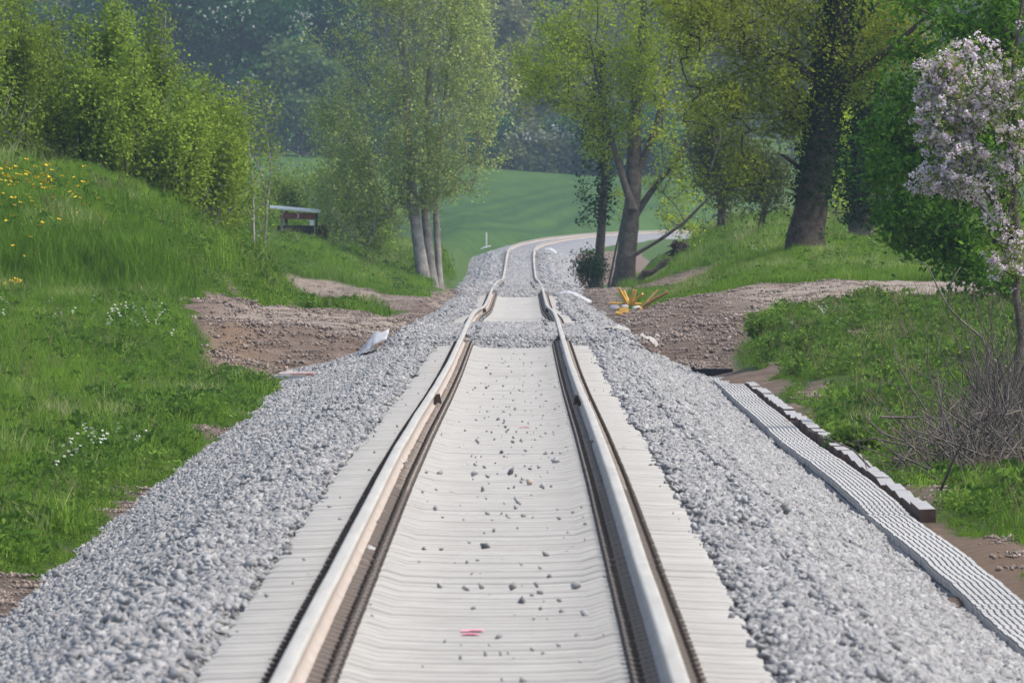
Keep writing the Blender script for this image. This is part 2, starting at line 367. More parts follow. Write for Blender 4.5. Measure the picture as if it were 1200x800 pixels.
def ground(X, d, rough=True):
    X = np.asarray(X, float); d = np.asarray(d, float); X, d = np.broadcast_arrays(X, d)
    i = np.clip(np.searchsorted(_sd, d, side='right')-1, 0, len(_sd)-2)
    t = np.clip((d-_sd[i])/(_sd[i+1]-_sd[i]), 0, 1); t = t*t*(3-2*t)*0.6 + t*0.4
    z = np.zeros(X.shape)
    for k in np.unique(i):
        m = i == k
        z[m] = np.interp(X[m], _sx[k], _sz[k])*(1-t[m]) + np.interp(X[m], _sx[k+1], _sz[k+1])*t[m]
    if rough:
        z = z + 0.05*vnoise(X*0.9+3, d*0.16, 11)*np.clip((600-d)/200, 0, 1)
        z = z + .10*vnoise(X*1.6+7, d*.22, 12)*np.where(X > 3.6, 1, 0)*band(d, 118, 228, 5)
        dm = dirtmask(X, d)
        z = z + dm*0.06*vnoise(X*1.7, d*0.33, 21, 2)*np.clip((600-d)/100, 0, 1)
    return z

def dirtmask(X, d):
    n1 = 0.35*vnoise(X*0.0+1, d*0.12, 31) + 0.15*vnoise(X*1.1, d*0.45, 32)
    # left
    le = np.interp(d, [0, 198, 205, 212, 222, 240, 252, 262, 272, 285, 289, 355, 357, 394, 396, 1400],
                      [-3.5, -3.2, -3.7, -4.3, -4.55, -5.35, -5.4, -5.1, -4.5, -4.0, -2.6, -2.6, -9, -9, -2.3, -2.4]) + n1
    re = np.interp(d, [0, 95, 97, 113, 116, 200, 212, 224, 230, 231, 262, 266, 280, 300, 392, 398, 440, 446, 470, 520, 1400],
                      [3.6, 3.6, 4.0, 3.9, 3.5, 3.5, 3.45, 3.6, 4.2, 12, 12, 4.4, 3.0, 2.75, 2.9, 6.4, 6.6, 3.2, 2.9, 3.0, 3.2]) + n1
    L = ss(-0.12, 0.12, X-le); R = 1-ss(-0.12, 0.12, X-re)
    m = np.where(X < 0, L, R)
    # bare patches on the right bank, eroded cut behind the maple
    for cx, cd, rx, rd, s in ((4.05, 190, .32, 6, 1), (4.9, 211, .75, 4.0, 1), (4.4, 172, .6, 3.0, .9), (4.2, 150, .5, 4, .7), (3.75, 130, .25, 6, .8)):
        q = ((X-cx)/rx)**2 + ((d-cd)/rd)**2 + 0.5*vnoise(X*3, d*.4, 41)
        m = np.maximum(m, s*(1-ss(.6, 1.2, q)))
    lx = np.interp(d, [446, 462], [4.0, 5.5])
    m = np.maximum(m, (1-ss(.5, .9, np.abs(X-(3.7+(ground_h_lookup(d))) )))*band(d, 446, 470, 2) * 0)
    m = np.where(d > 700, np.where(np.abs(X-xc(d)) < 9, (X > xc(d))*1.0*(X-xc(d) < 7)*(d < 900), 0), m)
    return m
def ground_h_lookup(d): return 0.0

# ------------------------------------------------------------------ ground sheet
rows = np.concatenate([np.arange(-60, 48, 6), np.arange(48, 300, 0.6), np.arange(300, 470, 1.5), np.arange(470, 900, 5), np.arange(900, 1420, 10), np.arange(1420, 2601, 60)])
def xcols():
    inner = np.arange(-11, 11.01, 0.16)
    outer = np.concatenate([np.arange(11.6, 30, 1.2), np.array([32, 38, 46, 56, 70, 100, 160, 300, 700])])
    return np.concatenate([-outer[::-1], inner, outer])
xs = xcols()
GX, GD = np.meshgrid(xs, rows)
GZ = ground(GX, GD)
# keep the soil below the ballast where the bed lies above it
bz = bed(GX, GD); inb = (np.abs(GX-xc(GD)) < 3.35) & (GD < TRACK_END)
GZ = np.where(inb & (GZ > bz-0.10) & (np.abs(GX-xc(GD)) < 1.45), bz-0.25, GZ)
nr, nc = GX.shape
V = np.stack([GX, GD, GZ], -1).reshape(-1, 3)
idx = np.arange(nr*nc).reshape(nr, nc)
F = np.stack([idx[:-1, :-1], idx[:-1, 1:], idx[1:, 1:], idx[1:, :-1]], -1).reshape(-1, 4)
A_dirt = dirtmask(GX, GD)
cut = np.exp(-(((GX-4.5)-(0.62*((ground(GX, GD, False)+.5)/.66)*0.9))/0.45)**2)*band(GD, 446, 468, 2)*(ground(GX, GD, False) > -1.2)*(GX < 6)
A_dirt = np.maximum(A_dirt, np.clip(cut*1.3, 0, 1))
A_field = ss(835, 860, GD)*(1-ss(1308, 1325, GD))*np.clip(1-A_dirt, 0, 1)*np.where(GX > xc(GD), ss(9, 12, GX-xc(GD)), 1)
A_ochre = np.exp(-((GX+4.35)/.45)**2)*band(GD, 214, 228, 2) + np.exp(-((GX-3.85)/.5)**2)*band(GD, 90, 118, 4)*0.8
A_pale = np.clip(band(GD, 229, 264, 2)*(np.where(GX > 0, ss(3.4, 4.6, GX), ss(-5.0, -4.2, GX)*0.8)) + band(GD, 374, 440, 3)*0.5, 0, 1)  # pale road soil; pit face left darker in colour for its shade
tr = np.zeros_like(GX)
for off in (0.0, 30.0, 75.0):
    xl = -4.8 + (GD-1090+off)*0.037 + 0.0001*(GD-1090+off)**2
    tr = np.maximum(tr, np.maximum(np.exp(-((GX-xl)/.45)**2), np.exp(-((GX-xl-2.4)/.45)**2)))
A_tram = tr
attrs = {k: ('POINT', 'FLOAT', v.ravel()) for k, v in dict(dirt=A_dirt, field=A_field, ochre=np.clip(A_ochre, 0, 1), pale=A_pale, tram=A_tram).items()}
fd = A_dirt[:-1, :-1].ravel(); fdist = GD[:-1, :-1].ravel(); ffield = A_field[:-1, :-1].ravel()
road_m = (fd > .5) & (((fdist > 224) & (fdist < 266)) | ((fdist > 370) & (fdist < 442))) & (np.abs(GX[:-1, :-1].ravel()) < 60)
field_m = ffield > .5
def submesh(name, mask):
    f = F[mask]; u, inv = np.unique(f, return_inverse=True)
    at = {k: (a, b, c[u]) for k, (a, b, c) in attrs.items()}
    o = obj_np(name, V[u], inv.reshape(-1, 4), M_GROUND, smooth=True, attrs=at, kind="structure")
    return o
submesh("ground", ~road_m & ~field_m); submesh("dirt_road", road_m); submesh("field", field_m)

# ------------------------------------------------------------------ ballast bed
bx = np.concatenate([np.arange(-3.5, -1.0, .1), np.array([-1.0, -.88, -.84, -.83, -.67, -.66, -.6, -.3, 0, .3, .6, .66, .67, .83, .84, .88, 1.0]), np.arange(1.1, 3.51, .1)])
bd = np.concatenate([np.arange(-40, 48, 4.0), np.arange(48, 260, 0.5), np.arange(260, 540, 1.5), np.arange(540, TRACK_END+1, 5)])
BX, BD = np.meshgrid(bx, bd); BXX = BX + xc(BD)
BZ = bed(BXX, BD)
nr, nc = BX.shape; idx = np.arange(nr*nc).reshape(nr, nc)
Fb = np.stack([idx[:-1, :-1], idx[:-1, 1:], idx[1:, 1:], idx[1:, :-1]], -1).reshape(-1, 4)
obj_np("ballast_bed", np.stack([BXX, BD, BZ], -1).reshape(-1, 3), Fb, M_BED, smooth=True, kind="structure")

# ------------------------------------------------------------------ scatter by geometry nodes
def scatter(name, pts, eul, scl, idx, protos, kind="stuff", label=None, parent=None):
    pc = bpy.data.collections.new(name + "_kinds")
    for i, me in enumerate(protos):
        po = bpy.data.objects.new("%s_kind_%02d" % (name, i), me); pc.objects.link(po)
    me = mesh_np(name, pts, [], None, attrs={'eul': ('POINT', 'FLOAT_VECTOR', eul), 'scl': ('POINT', 'FLOAT', scl), 'pick': ('POINT', 'INT', idx)})
    o = bpy.data.objects.new(name, me); link(o, parent, label=label, kind=kind)
    ng = bpy.data.node_groups.new(name + "_spread", 'GeometryNodeTree')
    ng.interface.new_socket("Geometry", in_out='INPUT', socket_type='NodeSocketGeometry')
    ng.interface.new_socket("Geometry", in_out='OUTPUT', socket_type='NodeSocketGeometry')
    N = ng.nodes; gi = N.new("NodeGroupInput"); go = N.new("NodeGroupOutput")
    ci = N.new("GeometryNodeCollectionInfo"); ci.inputs["Collection"].default_value = pc
    ci.inputs["Separate Children"].default_value = True; ci.inputs["Reset Children"].default_value = True
    ip = N.new("GeometryNodeInstanceOnPoints"); ip.inputs["Pick Instance"].default_value = True
    def na(nm, typ):
        a = N.new("GeometryNodeInputNamedAttribute"); a.data_type = typ; a.inputs["Name"].default_value = nm; return a.outputs[0]
    er = N.new("FunctionNodeEulerToRotation")
    L = ng.links
    L.new(gi.outputs[0], ip.inputs["Points"]); L.new(ci.outputs[0], ip.inputs["Instance"])
    L.new(na('pick', 'INT'), ip.inputs["Instance Index"]); L.new(na('eul', 'FLOAT_VECTOR'), er.inputs[0])
    L.new(er.outputs[0], ip.inputs["Rotation"]); L.new(na('scl', 'FLOAT'), ip.inputs["Scale"])
    L.new(ip.outputs[0], go.inputs[0])
    md = o.modifiers.new("spread", 'NODES'); md.node_group = ng
    return o

def tilt_euler(tilt_y, yaw):
    """XYZ euler of Ry(tilt) * Rz(yaw)"""
    cy_, sy_ = np.cos(tilt_y), np.sin(tilt_y); cz, sz = np.cos(yaw), np.sin(yaw)
    M00 = cy_*cz; M10 = sz; M20 = -sy_*cz; M21 = sy_*sz; M22 = cy_
    return np.stack([np.arctan2(M21, M22), -np.arcsin(np.clip(M20, -1, 1)), np.arctan2(M10, M00)], -1)

# stones
ICO_V = []; 
def _ico():
    t = (1+5**.5)/2
    v = np.array([[-1,t,0],[1,t,0],[-1,-t,0],[1,-t,0],[0,-1,t],[0,1,t],[0,-1,-t],[0,1,-t],[t,0,-1],[t,0,1],[-t,0,-1],[-t,0,1]], float)
    f = np.array([[0,11,5],[0,5,1],[0,1,7],[0,7,10],[0,10,11],[1,5,9],[5,11,4],[11,10,2],[10,7,6],[7,1,8],[3,9,4],[3,4,2],[3,2,6],[3,6,8],[3,8,9],[4,9,5],[2,4,11],[6,2,10],[8,6,7],[9,8,1]])
    return v/np.linalg.norm(v[0]), f
IV, IF = _ico()
BV = np.array([[x, y, z] for z in (-1, 1) for (x, y) in ((-1, -1), (1, -1), (1, 1), (-1, 1))], float)*.62
BF = np.array([[0,2,1],[0,3,2],[4,5,6],[4,6,7],[0,1,5],[0,5,4],[1,2,6],[1,6,5],[2,3,7],[2,7,6],[3,0,4],[3,4,7]])
def stone(r, size, flat=1.0):
    """a broken-rock lump: a box with pushed corners"""
    v = BV*(1+r.uniform(-.38, .42, (8, 1)))+r.normal(0, .13, (8, 3)); v = v*np.array([1.15, r.uniform(.6, 1.0), r.uniform(.45, .8)*flat])
    R = np.array(Euler((r.normal(0, .5), r.normal(0, .5), r.uniform(0, 6.3))).to_matrix())
    return (v@R.T)*size
def stone_cluster(r, n, spread, smin, smax, mat, name):
    VV = []; FF = []; T = []; k = 0
    for i in range(n):
        s = r.uniform(smin, smax)
        c = np.array([*(r.uniform(-spread, spread, 2)), r.uniform(-.5, .25)*s])
        VV.append(stone(r, s)+c); FF.append(BF+k); T.append(np.full(12, r.uniform())); k += 8
    return mesh_np(name, np.concatenate(VV), np.concatenate(FF), [mat], attrs={'tone': ('FACE', 'FLOAT', np.concatenate(T))})

r = np.random.default_rng(3)
bal_protos = [stone_cluster(r, 26, .125, .014, .033, M_STONE, "ballast_cluster") for _ in range(8)]
pts = []; sc_ = []
def add_bal(d0, d1, dens, s, amin=1.31, amax=3.3, both=True):
    for side in (-1, 1):
        n = int((amax-amin)*(d1-d0)*dens)
        a = r.uniform(amin, amax, n); d = r.uniform(d0, d1, n); X = xc(d)+side*a
        zb = bed(X, d); zg = ground(X, d, False); ok = (zb > zg-.02) | (a < 1.75)
        if side > 0: ok &= ~((X > np.interp(d, [86, 213], [3.045, 2.84])) & (d < 214))
        pts.append(np.stack([X, d, zb], -1)[ok]); sc_.append(np.full(ok.sum(), s)*r.uniform(.85, 1.2, ok.sum()))
add_bal(44, 130, 40, 1.0); add_bal(130, 215, 32, 1.1); add_bal(215, 330, 22, 1.3); add_bal(330, 540, 12, 1.7); add_bal(540, 860, 5, 2.4)
def add_mid(d0, d1, dens, s, amax=.62):
    n = int(2*amax*(d1-d0)*dens); a = r.uniform(-amax, amax, n); d = r.uniform(d0, d1, n)
    pts.append(np.stack([a+xc(d), d, bed(a+xc(d), d)], -1)); sc_.append(np.full(n, s)*r.uniform(.85, 1.2, n))
def add_side(d0, d1, dens, s):
    for side in (-1, 1):
        n = int(.55*(d1-d0)*dens); a = side*r.uniform(.9, 1.45, n); d = r.uniform(d0, d1, n)
        pts.append(np.stack([a+xc(d), d, bed(a+xc(d), d)], -1)); sc_.append(np.full(n, s)*r.uniform(.85, 1.2, n))
add_mid(221, 247, 60, 1.0); add_mid(427, 484, 22, 1.5); add_mid(525, 860, 6, 2.0, .55)
add_side(221, 247, 50, 1.0); add_side(427, 484, 20, 1.4)
for side in (-1, 1):
    n = 5200; d = 44+(r.uniform(0, 1, n)**1.3)*200; a = r.uniform(1.225, 1.30, n); X = side*a
    pts.append(np.stack([X, d, bed(X, d)-.004], -1)); sc_.append(r.uniform(.28, .5, n))
pts = np.concatenate(pts); scl = np.concatenate(sc_)
e = 0.05
slope = (bed(pts[:, 0]+e, pts[:, 1]) - bed(pts[:, 0]-e, pts[:, 1]))/(2*e)
eul = tilt_euler(-np.arctan(np.clip(slope, -.8, .8)), r.uniform(0, 2*pi, len(pts)))
scatter("ballast_stone_cover", pts, eul, scl, r.integers(0, 8, len(pts)), bal_protos)

# earth clods over the bare soil
clod_protos = [stone_cluster(r, 22, .2, .008, .032, M_CLOD, "clod_cluster") for _ in range(6)]
n = 90000
d = r.uniform(85, 470, n); X = r.uniform(-10, 12, n)
dm = dirtmask(X, d); ok = (dm > .55) & (np.abs(X-xc(d)) > 1.7) & (ground(X, d, False) > bed(X, d)-.05) & (np.abs(X-CX) < .045*d+.8)
ok |= (dm > .55) & (np.abs(X-xc(d)) > 3.25) & (np.abs(X-CX) < .045*d+.8)
ok &= ~((X > 2.8) & (X < 3.75) & (d < 214)) 
ok &= r.uniform(0, 1, n) < np.where(A := ((d > 229)*(d < 266)*((X > 3.2) | (X < -2.2))) == 1, .2, .7)
X, d = X[ok], d[ok]
pp = np.stack([X, d, ground(X, d)+.004], -1)
scatter("earth_clod_cover", pp, tilt_euler(np.zeros(len(X)), r.uniform(0, 6.28, len(X))), r.uniform(.35, .95, len(X)), r.integers(0, 6, len(X)), clod_protos)

lump_protos = [stone_cluster(r, 10, .24, .012, .042, M_CLOD, "lump_cluster") for _ in range(6)]
n = 16000; d = r.uniform(217, 262, n); X = r.uniform(-6, 5.5, n)
w_ = np.where(X < 0, band(d, 220, 229, 1.5)*.42+.05, band(d, 219, 236, 3)*.3+.03)
ok = (dirtmask(X, d) > .5) & (np.abs(X) > 1.85) & (ground(X, d, False) > bed(X, d)-.03) & (r.uniform(0, 1, n) < w_); X, d = X[ok], d[ok]
scatter("earth_lump_cover", np.stack([X, d, ground(X, d)+.008], -1), tilt_euler(np.zeros(len(X)), r.uniform(0, 6.28, len(X))), r.uniform(.4, 1.15, len(X)), r.integers(0, 6, len(X)), lump_protos)

# ------------------------------------------------------------------ track
track = thing("railway_track", (0, 54, 0), "straight single railway track on pale concrete sleepers running into the distance", "railway track")
prof = np.array([(-.075, -.172), (.075, -.172), (.075, -.160), (.030, -.146), (.0085, -.128), (.0085, -.052), (.030, -.040), (.036, -.034), (.036, -.012), (.031, -.003), (.020, 0), (-.020, 0), (-.031, -.003), (-.036, -.012), (-.036, -.034), (-.030, -.040), (-.0085, -.052), (-.0085, -.128), (-.030, -.146), (-.075, -.160)])
prof[:, 0] *= 1.0
rd = np.concatenate([np.arange(-30, 360, 1.5), np.arange(360, TRACK_END, 3)])
for side in (-1, 1):
    xcur = xc(rd) + side*.7525
    z = zt(rd) + 0.006*vnoise(rd*0.11, rd*0+side, 51)
    VV = np.stack([xcur[:, None]+prof[None, :, 0], np.repeat(rd[:, None], len(prof), 1), z[:, None]+prof[None, :, 1]], -1).reshape(-1, 3)
    k = len(prof); i0 = np.arange(len(rd)-1)[:, None]*k; j = np.arange(k)[None]
    FF = np.stack([i0+j, i0+(j+1) % k, i0+k+(j+1) % k, i0+k+j], -1).reshape(-1, 4)
    face = np.tile(((np.arange(k) >= 8) & (np.arange(k) <= 12)).astype(float), len(rd)-1)
    o = obj_np("rail", VV, FF, M_RAIL, parent=track, attrs={'face': ('FACE', 'FLOAT', face)})
    o.location = (0, -54, 0)
    o["label"] = "left-hand rail, its lit inner flank pale pinkish" if side < 0 else "right-hand rail, its inner flank in shade"

# sleeper: rail seats raised, middle waisted
sxp = np.array([-1.20, -1.17, -1.02, -.92, -.58, -.48, -.25, 0, .25, .48, .58, .92, 1.02, 1.17, 1.20])
szp = np.array([-.018, -.010, -.006, 0, 0, -.030, -.040, -.042, -.040, -.030, 0, 0, -.006, -.010, -.018])
hw = np.array([.12, .13, .13, .13, .13, .12, .105, .10, .105, .12, .13, .13, .13, .13, .12])
VV = []
for x_, z_, w_ in zip(sxp, szp, hw):
    VV += [(x_, -w_-.018, -.20), (x_, -w_-.004, z_-.012), (x_, -w_+.012, z_), (x_, w_-.012, z_), (x_, w_+.004, z_-.012), (x_, w_+.018, -.20)]
FF = []
for i in range(len(sxp)-1):
    for j_ in range(5): FF.append([i*6+j_, i*6+6+j_, i*6+7+j_, i*6+1+j_])
SL_V = np.array(VV); SL_F = np.array(FF)[:, ::-1]
sl_me = mesh_np("sleeper", SL_V, SL_F, [M_SLEEPER])
SL_TOP = -.182
def clipmb():
    m = MB()
    m.box((0, 0, .012), (.080, .17, .024))
    m.box((-.022, -.062, .042), (.10, .026, .018), mi=1, rot=(0, .30, 0)); m.box((-.022, .062, .042), (.10, .026, .018), mi=1, rot=(0, .30, 0))
    m.box((.02, 0, .038), (.020, .13, .020), mi=1); m.tube([(0.004, 0, .02), (0.004, 0, .064)], .017, 6)
    return m
M_CLIPD = m_simple("clip_dark_plate", (0.05, 0.042, 0.036), (0.11, 0.092, 0.08), 30, 0.8)
clip_me = clipmb().mesh("rail_clip", [M_CLIPD, M_CLIP])
rs = np.random.default_rng(12)
d_sl = np.arange(40.3, 524, 0.6)
rest_V = []; rest_F = []; rest_n = 0; cl_V = []; cl_F = []
cv = np.array([v.co[:] for v in clip_me.vertices]); cf = np.array([list(p.vertices) for p in clip_me.polygons if len(p.vertices) == 4]); cmi = np.array([p.material_index for p in clip_me.polygons if len(p.vertices) == 4])
cn = 0; n_indiv = 0; n_clip = 0
for d_ in d_sl:
    if 222.5 < d_ < 245.5 or 430 < d_ < 480: continue
    dx, dy, rz, dz = rs.normal(0, .006), rs.normal(0, .012), rs.normal(0, .004), rs.normal(0, .0022)
    z_ = float(zt(d_)) + SL_TOP + dz; d0 = d_+dy
    M = Matrix.Translation((dx, d0-54, z_)) @ Matrix.Rotation(rz, 4, 'Z')
    if d_ >= 52 and n_indiv < 300:
        o = bpy.data.objects.new("sleeper", sl_me); link(o, track); o.matrix_local = M; n_indiv += 1
    else:
        rest_V.append(SL_V + np.array([dx, d0-54, z_])); rest_F.append(SL_F+rest_n); rest_n += len(SL_V)
    for sx, mir in ((-.7525-.115, -1), (-.7525+.115, 1), (.7525-.115, -1), (.7525+.115, 1)):
        if d_ >= 52 and n_clip < 300:
            o = bpy.data.objects.new("rail_clip", clip_me); link(o, track)
            o.location = (sx, d0-54, z_); o.rotation_euler = (0, 0, 0 if mir > 0 else pi); n_clip += 1
        else:
            cl_V.append(cv*np.array([mir, mir, 1])+np.array([sx, d0-54, z_])); cl_F.append(cf+cn); cn += len(cv)
obj_np("sleeper", np.concatenate(rest_V), np.concatenate(rest_F), M_SLEEPER, parent=track, kind="stuff")
obj_np("rail_clip", np.concatenate(cl_V), np.concatenate(cl_F), [M_CLIPD, M_CLIP], parent=track, kind="stuff", mi=np.tile(cmi, len(cl_F)))
# sleeper ends showing beside the filled far track
m = MB()
for d_ in np.arange(526, 850, 0.6):
    for s_ in (-1, 1): m.box((xc(d_)+s_*1.02, d_-54, zt(d_)-.195), (.40, .26, .06))
m.obj("sleeper", M_SLEEPER, track, kind="stuff")
# bolted joints and paint marks
for s_, d_ in ((-1, 147), (1, 146), (-1, 327), (1, 330)):
    m = MB(); x0 = s_*.7525; z_ = float(zt(d_))
    for q in (-1, 1):
        m.box((x0+q*.028, d_-54, z_-.09), (.035, .62, .09))
        for k in range(4): m.tube([(x0+q*.04, d_-54-.24+.16*k, z_-.09), (x0+q*.075, d_-54-.24+.16*k, z_-.09)], .018, 6)
    m.box((x0-s_*.06, d_-54-.1, z_-.10), (.05, .34, .14), rot=(0, .2*s_, 0))
    m.obj("joint_bar", M_DARKSTEEL, track)
M_PINK = m_simple("pink_marking_paint", (0.78, 0.16, 0.26), (0.78, 0.36, 0.42), 25, 0.7)
def paint(pxc, pyc, wpx, rows_, al):
    m = MB()
    d0 = FPX*(CZ+.225)/(pyc-224)
    ks = np.round((d0-40.3)/.6)
    for k in range(rows_):
        d_ = 40.3+.6*(ks+k-rows_//2)
        for q in range(3):
            x_ = P(pxc, pyc, d_)[0] + rs.uniform(-.5, .5)*wpx*d_/FPX*.6; w_ = wpx*d_/FPX*rs.uniform(.35, .7)
            zz = float(zt(d_))+SL_TOP-.0415+.007+.002*q
            m.add([(x_-w_/2, d_-54-.085, zz), (x_+w_/2, d_-54-.08, zz), (x_+w_/2*.8, d_-54+.08, zz), (x_-w_/2*.9, d_-54+.075, zz)], [[0, 1, 2, 3]])
    m.obj("paint_mark", M_PINK, track)
paint(553, 738, 34, 2, 1); paint(617, 484, 26, 1, .5)

# loose stones on the sleepers
big = [(515,556),(556,557),(651,542),(599,556),(636,573),(509,463),(550,414),(640,470),(578,467),(590,483),(601,519),(605,506),(612,706),(633,692),(600,690),(858,731),(685,720),(730,530),(722,531),(511,597),(566,574),(530,576),(605,588),(588,530),(569,640),(640,650),(655,610),(497,645),(675,690),(545,690),(570,455),(632,452),(615,440),(570,432),(590,426),(640,430),(592,500),(560,520),(655,500),(615,470)]
for i, (a, b) in enumerate(big):
    zt_ = -.215; d_ = 120.0
    for _ in range(8): d_ = FPX*(CZ-(float(zt(d_))+zt_))/(b-224)
    q = P(a, b, d_); s = rs.uniform(.026, .05)*(1.2 if i < 4 else 1)*(.8 if b < 500 else 1)
    v = stone(rs, s*.62); seat = float(zt(d_))+SL_TOP-(.012 if abs(q[0]) > .95 else .038)
    o = obj_np("ballast_stone", v, BF, M_STONE if i % 3 else M_STONE_DARK, attrs={'tone': ('FACE', 'FLOAT', np.full(12, rs.uniform()))})
    o.location = (q[0], 40.3+.6*round((q[1]-40.3)/.6)+rs.uniform(-.06, .06), seat - v[:, 2].min() - .004)
    o["category"] = "stone"; o["group"] = "loose ballast stones on the sleepers"
    o["label"] = "grey ballast stone lying loose on the pale sleepers, away from the ballast bed"
    if a == 858: o["label"] = "dark stone lying alone on sleeper ends right of the right rail, near the bottom edge"; o["group"] = "single stones"
o = obj_np("ballast_stone", stone(rs, .042), BF, M_TAN, label="tan-coloured stone lying on the sleepers between the rails", cat="stone")
o.location = (P(620, 556, 104)[0], 40.3+.6*round((103.5-40.3)/.6), float(zt(104))+SL_TOP-.02)
# tiny chippings and the stones caught on the rail foot
chips = [stone_cluster(rs, 1, .001, .010, .022, M_STONE, "chip") for _ in range(6)]
n = 420; d_ = rs.uniform(50, 222, n)*rs.uniform(.6, 1, n)+20; X = rs.uniform(-1.2, 1.2, n)
X = np.where(rs.uniform(0, 1, n) < .35, rs.normal(.1, .25, n), X)
ok = (np.abs(np.abs(X)-.7525) > .14) & (d_ > 46); X, d_ = X[ok], d_[ok]
d_ = 40.3+.6*np.round((d_-40.3)/.6)+rs.uniform(-.08, .08, len(d_))
q1 = np.stack([X, d_, zt(d_)+SL_TOP-np.where(np.abs(X) < .5, .036, .008)+.008], -1)
n = 90; d2 = rs.uniform(54, 220, n); s2 = np.where(rs.uniform(0, 1, n) < .5, -1, 1); X2 = s2*.7525 - s2*rs.uniform(.04, .07, n)
q2 = np.stack([X2, d2, zt(d2)-.145], -1)
q = np.concatenate([q1, q2]); sc2 = np.concatenate([rs.uniform(.4, 1.1, len(q1)), rs.uniform(1.0, 2.0, len(q2))])
scatter("stone_chippings", q, rs.uniform(0, 6, (len(q), 3)), sc2, rs.integers(0, 6, len(q)), chips)

# ------------------------------------------------------------------ cable trough with ribbed lids
M_LID = m_simple("lid_concrete", (0.335, 0.325, 0.305), (0.44, 0.43, 0.405), 6, 0.9)
M_GROOVE = m_simple("lid_groove_shade", (0.17, 0.168, 0.16), (0.25, 0.245, 0.235), 9, 0.95)  # darker tone on groove floors and walls paints in their shade
M_TROUGH = m_simple("trough_concrete", (0.22, 0.215, 0.21), (0.34, 0.33, 0.32), 7, 0.9)
tx0, tx1 = 2.87, 3.22; tz = -.875
def trx(d): return np.interp(d, [86, 213], [3.075, 2.87])
def trz(d): return np.interp(d, [86, 213], [.05, 0.0])
trough = thing("cable_trough", (3.045, 142, tz), "pale cable trough with ribbed concrete lids along the right ballast foot", "cable trough")
nrib = 8; w = (tx1-tx0)/nrib
pr = []; pm = []
for i in range(nrib):
    x0 = -(tx1-tx0)/2+i*w
    pr += [(x0, -.012), (x0+.2*w, -.012), (x0+.26*w, 0), (x0+.94*w, 0)]
pr.append(((tx1-tx0)/2, -.012)); pr = np.array(pr)
pm = ([1, 1, 0, 1]*nrib)
k = len(pr); L_ = .496
VV = np.concatenate([np.c_[pr[:, 0], np.full(k, -L_/2), pr[:, 1]], np.c_[pr[:, 0], np.full(k, L_/2), pr[:, 1]], [[pr[0, 0], -L_/2, -.06], [pr[-1, 0], -L_/2, -.06], [pr[0, 0], L_/2, -.06], [pr[-1, 0], L_/2, -.06]]])
lid_mb = MB()
faces = [[i, i+1, k+i+1, k+i] for i in range(k-1)] + [[2*k, 2*k+1, k-1], [2*k, 0, k, 2*k+2], [2*k+1, 2*k+3, 2*k-1, k-1]]
faces.append(list(range(k))[::-1] + [2*k, 2*k+1])
faces[k-1] = [2*k, 2*k+2, 2*k+3, 2*k+1]
lid_mb.V = [VV]; lid_mb.F = faces; lid_mb.mi = pm + [0]*4; lid_mb.n = len(VV)
lid_me = lid_mb.mesh("lid", [M_LID, M_GROOVE])
d_ = 70.0; i = 0
while d_ < 212.6:
    o = bpy.data.objects.new("lid", lid_me); link(o, trough)
    wav = .018*float(vnoise(np.array(d_*.09), np.array(.0), 61)); 
    o.location = (float(trx(d_))-tx0+wav+rs.normal(0, .0035), d_-142, float(trz(d_))+.02*float(vnoise(np.array(d_*.07), np.array(3.), 62))+rs.normal(0, .0006))
    o.rotation_euler = (rs.normal(0, .0006), rs.normal(0, .003), rs.normal(0, .004)); d_ += .5
for sd_ in (-.160, .160):
    m = MB(); y0_, y1_ = -72.2, 71; x0_, x1_ = float(trx(142+y0_))-tx0+sd_, float(trx(142+y1_))-tx0+sd_; z0_, z1_ = float(trz(142+y0_)), float(trz(142+y1_))
    m.add([(x0_-.015, y0_, z0_-.28), (x0_+.015, y0_, z0_-.28), (x1_+.015, y1_, z1_-.28), (x1_-.015, y1_, z1_-.28), (x0_-.015, y0_, z0_-.06), (x0_+.015, y0_, z0_-.06), (x1_+.015, y1_, z1_-.06), (x1_-.015, y1_, z1_-.06)], [[0,3,2,1],[4,5,6,7],[0,1,5,4],[1,2,6,5],[2,3,7,6],[3,0,4,7]])
    m.obj("side_wall", M_TROUGH, trough)
# edging of concrete blocks
M_BLOCK = m_simple("edging_concrete", (0.25, 0.245, 0.235), (0.36, 0.35, 0.34), 5, 0.9)
M_BLOCKEND = m_simple("edging_dark_brown", (0.055, 0.03, 0.022), (0.10, 0.06, 0.045), 12, 0.85)  # darker brown for each block's near end and left side
edg = thing("concrete_edging", (3.4, 160, -.95), "low row of concrete edging blocks with dark ends beside the ribbed trough lids", "edging")
nb = 31
bm_ = MB()
x, y, z = .066, 1.40, .055
VVb = np.array([[-x,-y,-z],[x,-y,-z],[x,y,-z],[-x,y,-z],[-x,-y,z],[x,-y,z],[x,y,z],[-x,y,z]])
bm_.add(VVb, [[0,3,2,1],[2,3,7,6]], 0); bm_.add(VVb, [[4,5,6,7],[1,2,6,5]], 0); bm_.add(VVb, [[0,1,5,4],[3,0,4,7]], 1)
blk = bm_.mesh("block", [M_BLOCK, M_BLOCKEND])
for i in range(nb):
    t = i/(nb-1); d_ = 120.3 + t*(206-120.3)
    o = bpy.data.objects.new("block", blk); link(o, edg)
    xx = np.interp(d_, [119, 206], [3.475, 3.335]); top = np.interp(d_, [119, 206], [-.785, -.835])
    o.location = (xx-3.4+rs.normal(0, .008), d_-160, top-.055+.95+rs.normal(0, .008))
    o.rotation_euler = (rs.normal(0, .003), rs.normal(0, .015), -.005+rs.normal(0, .005))
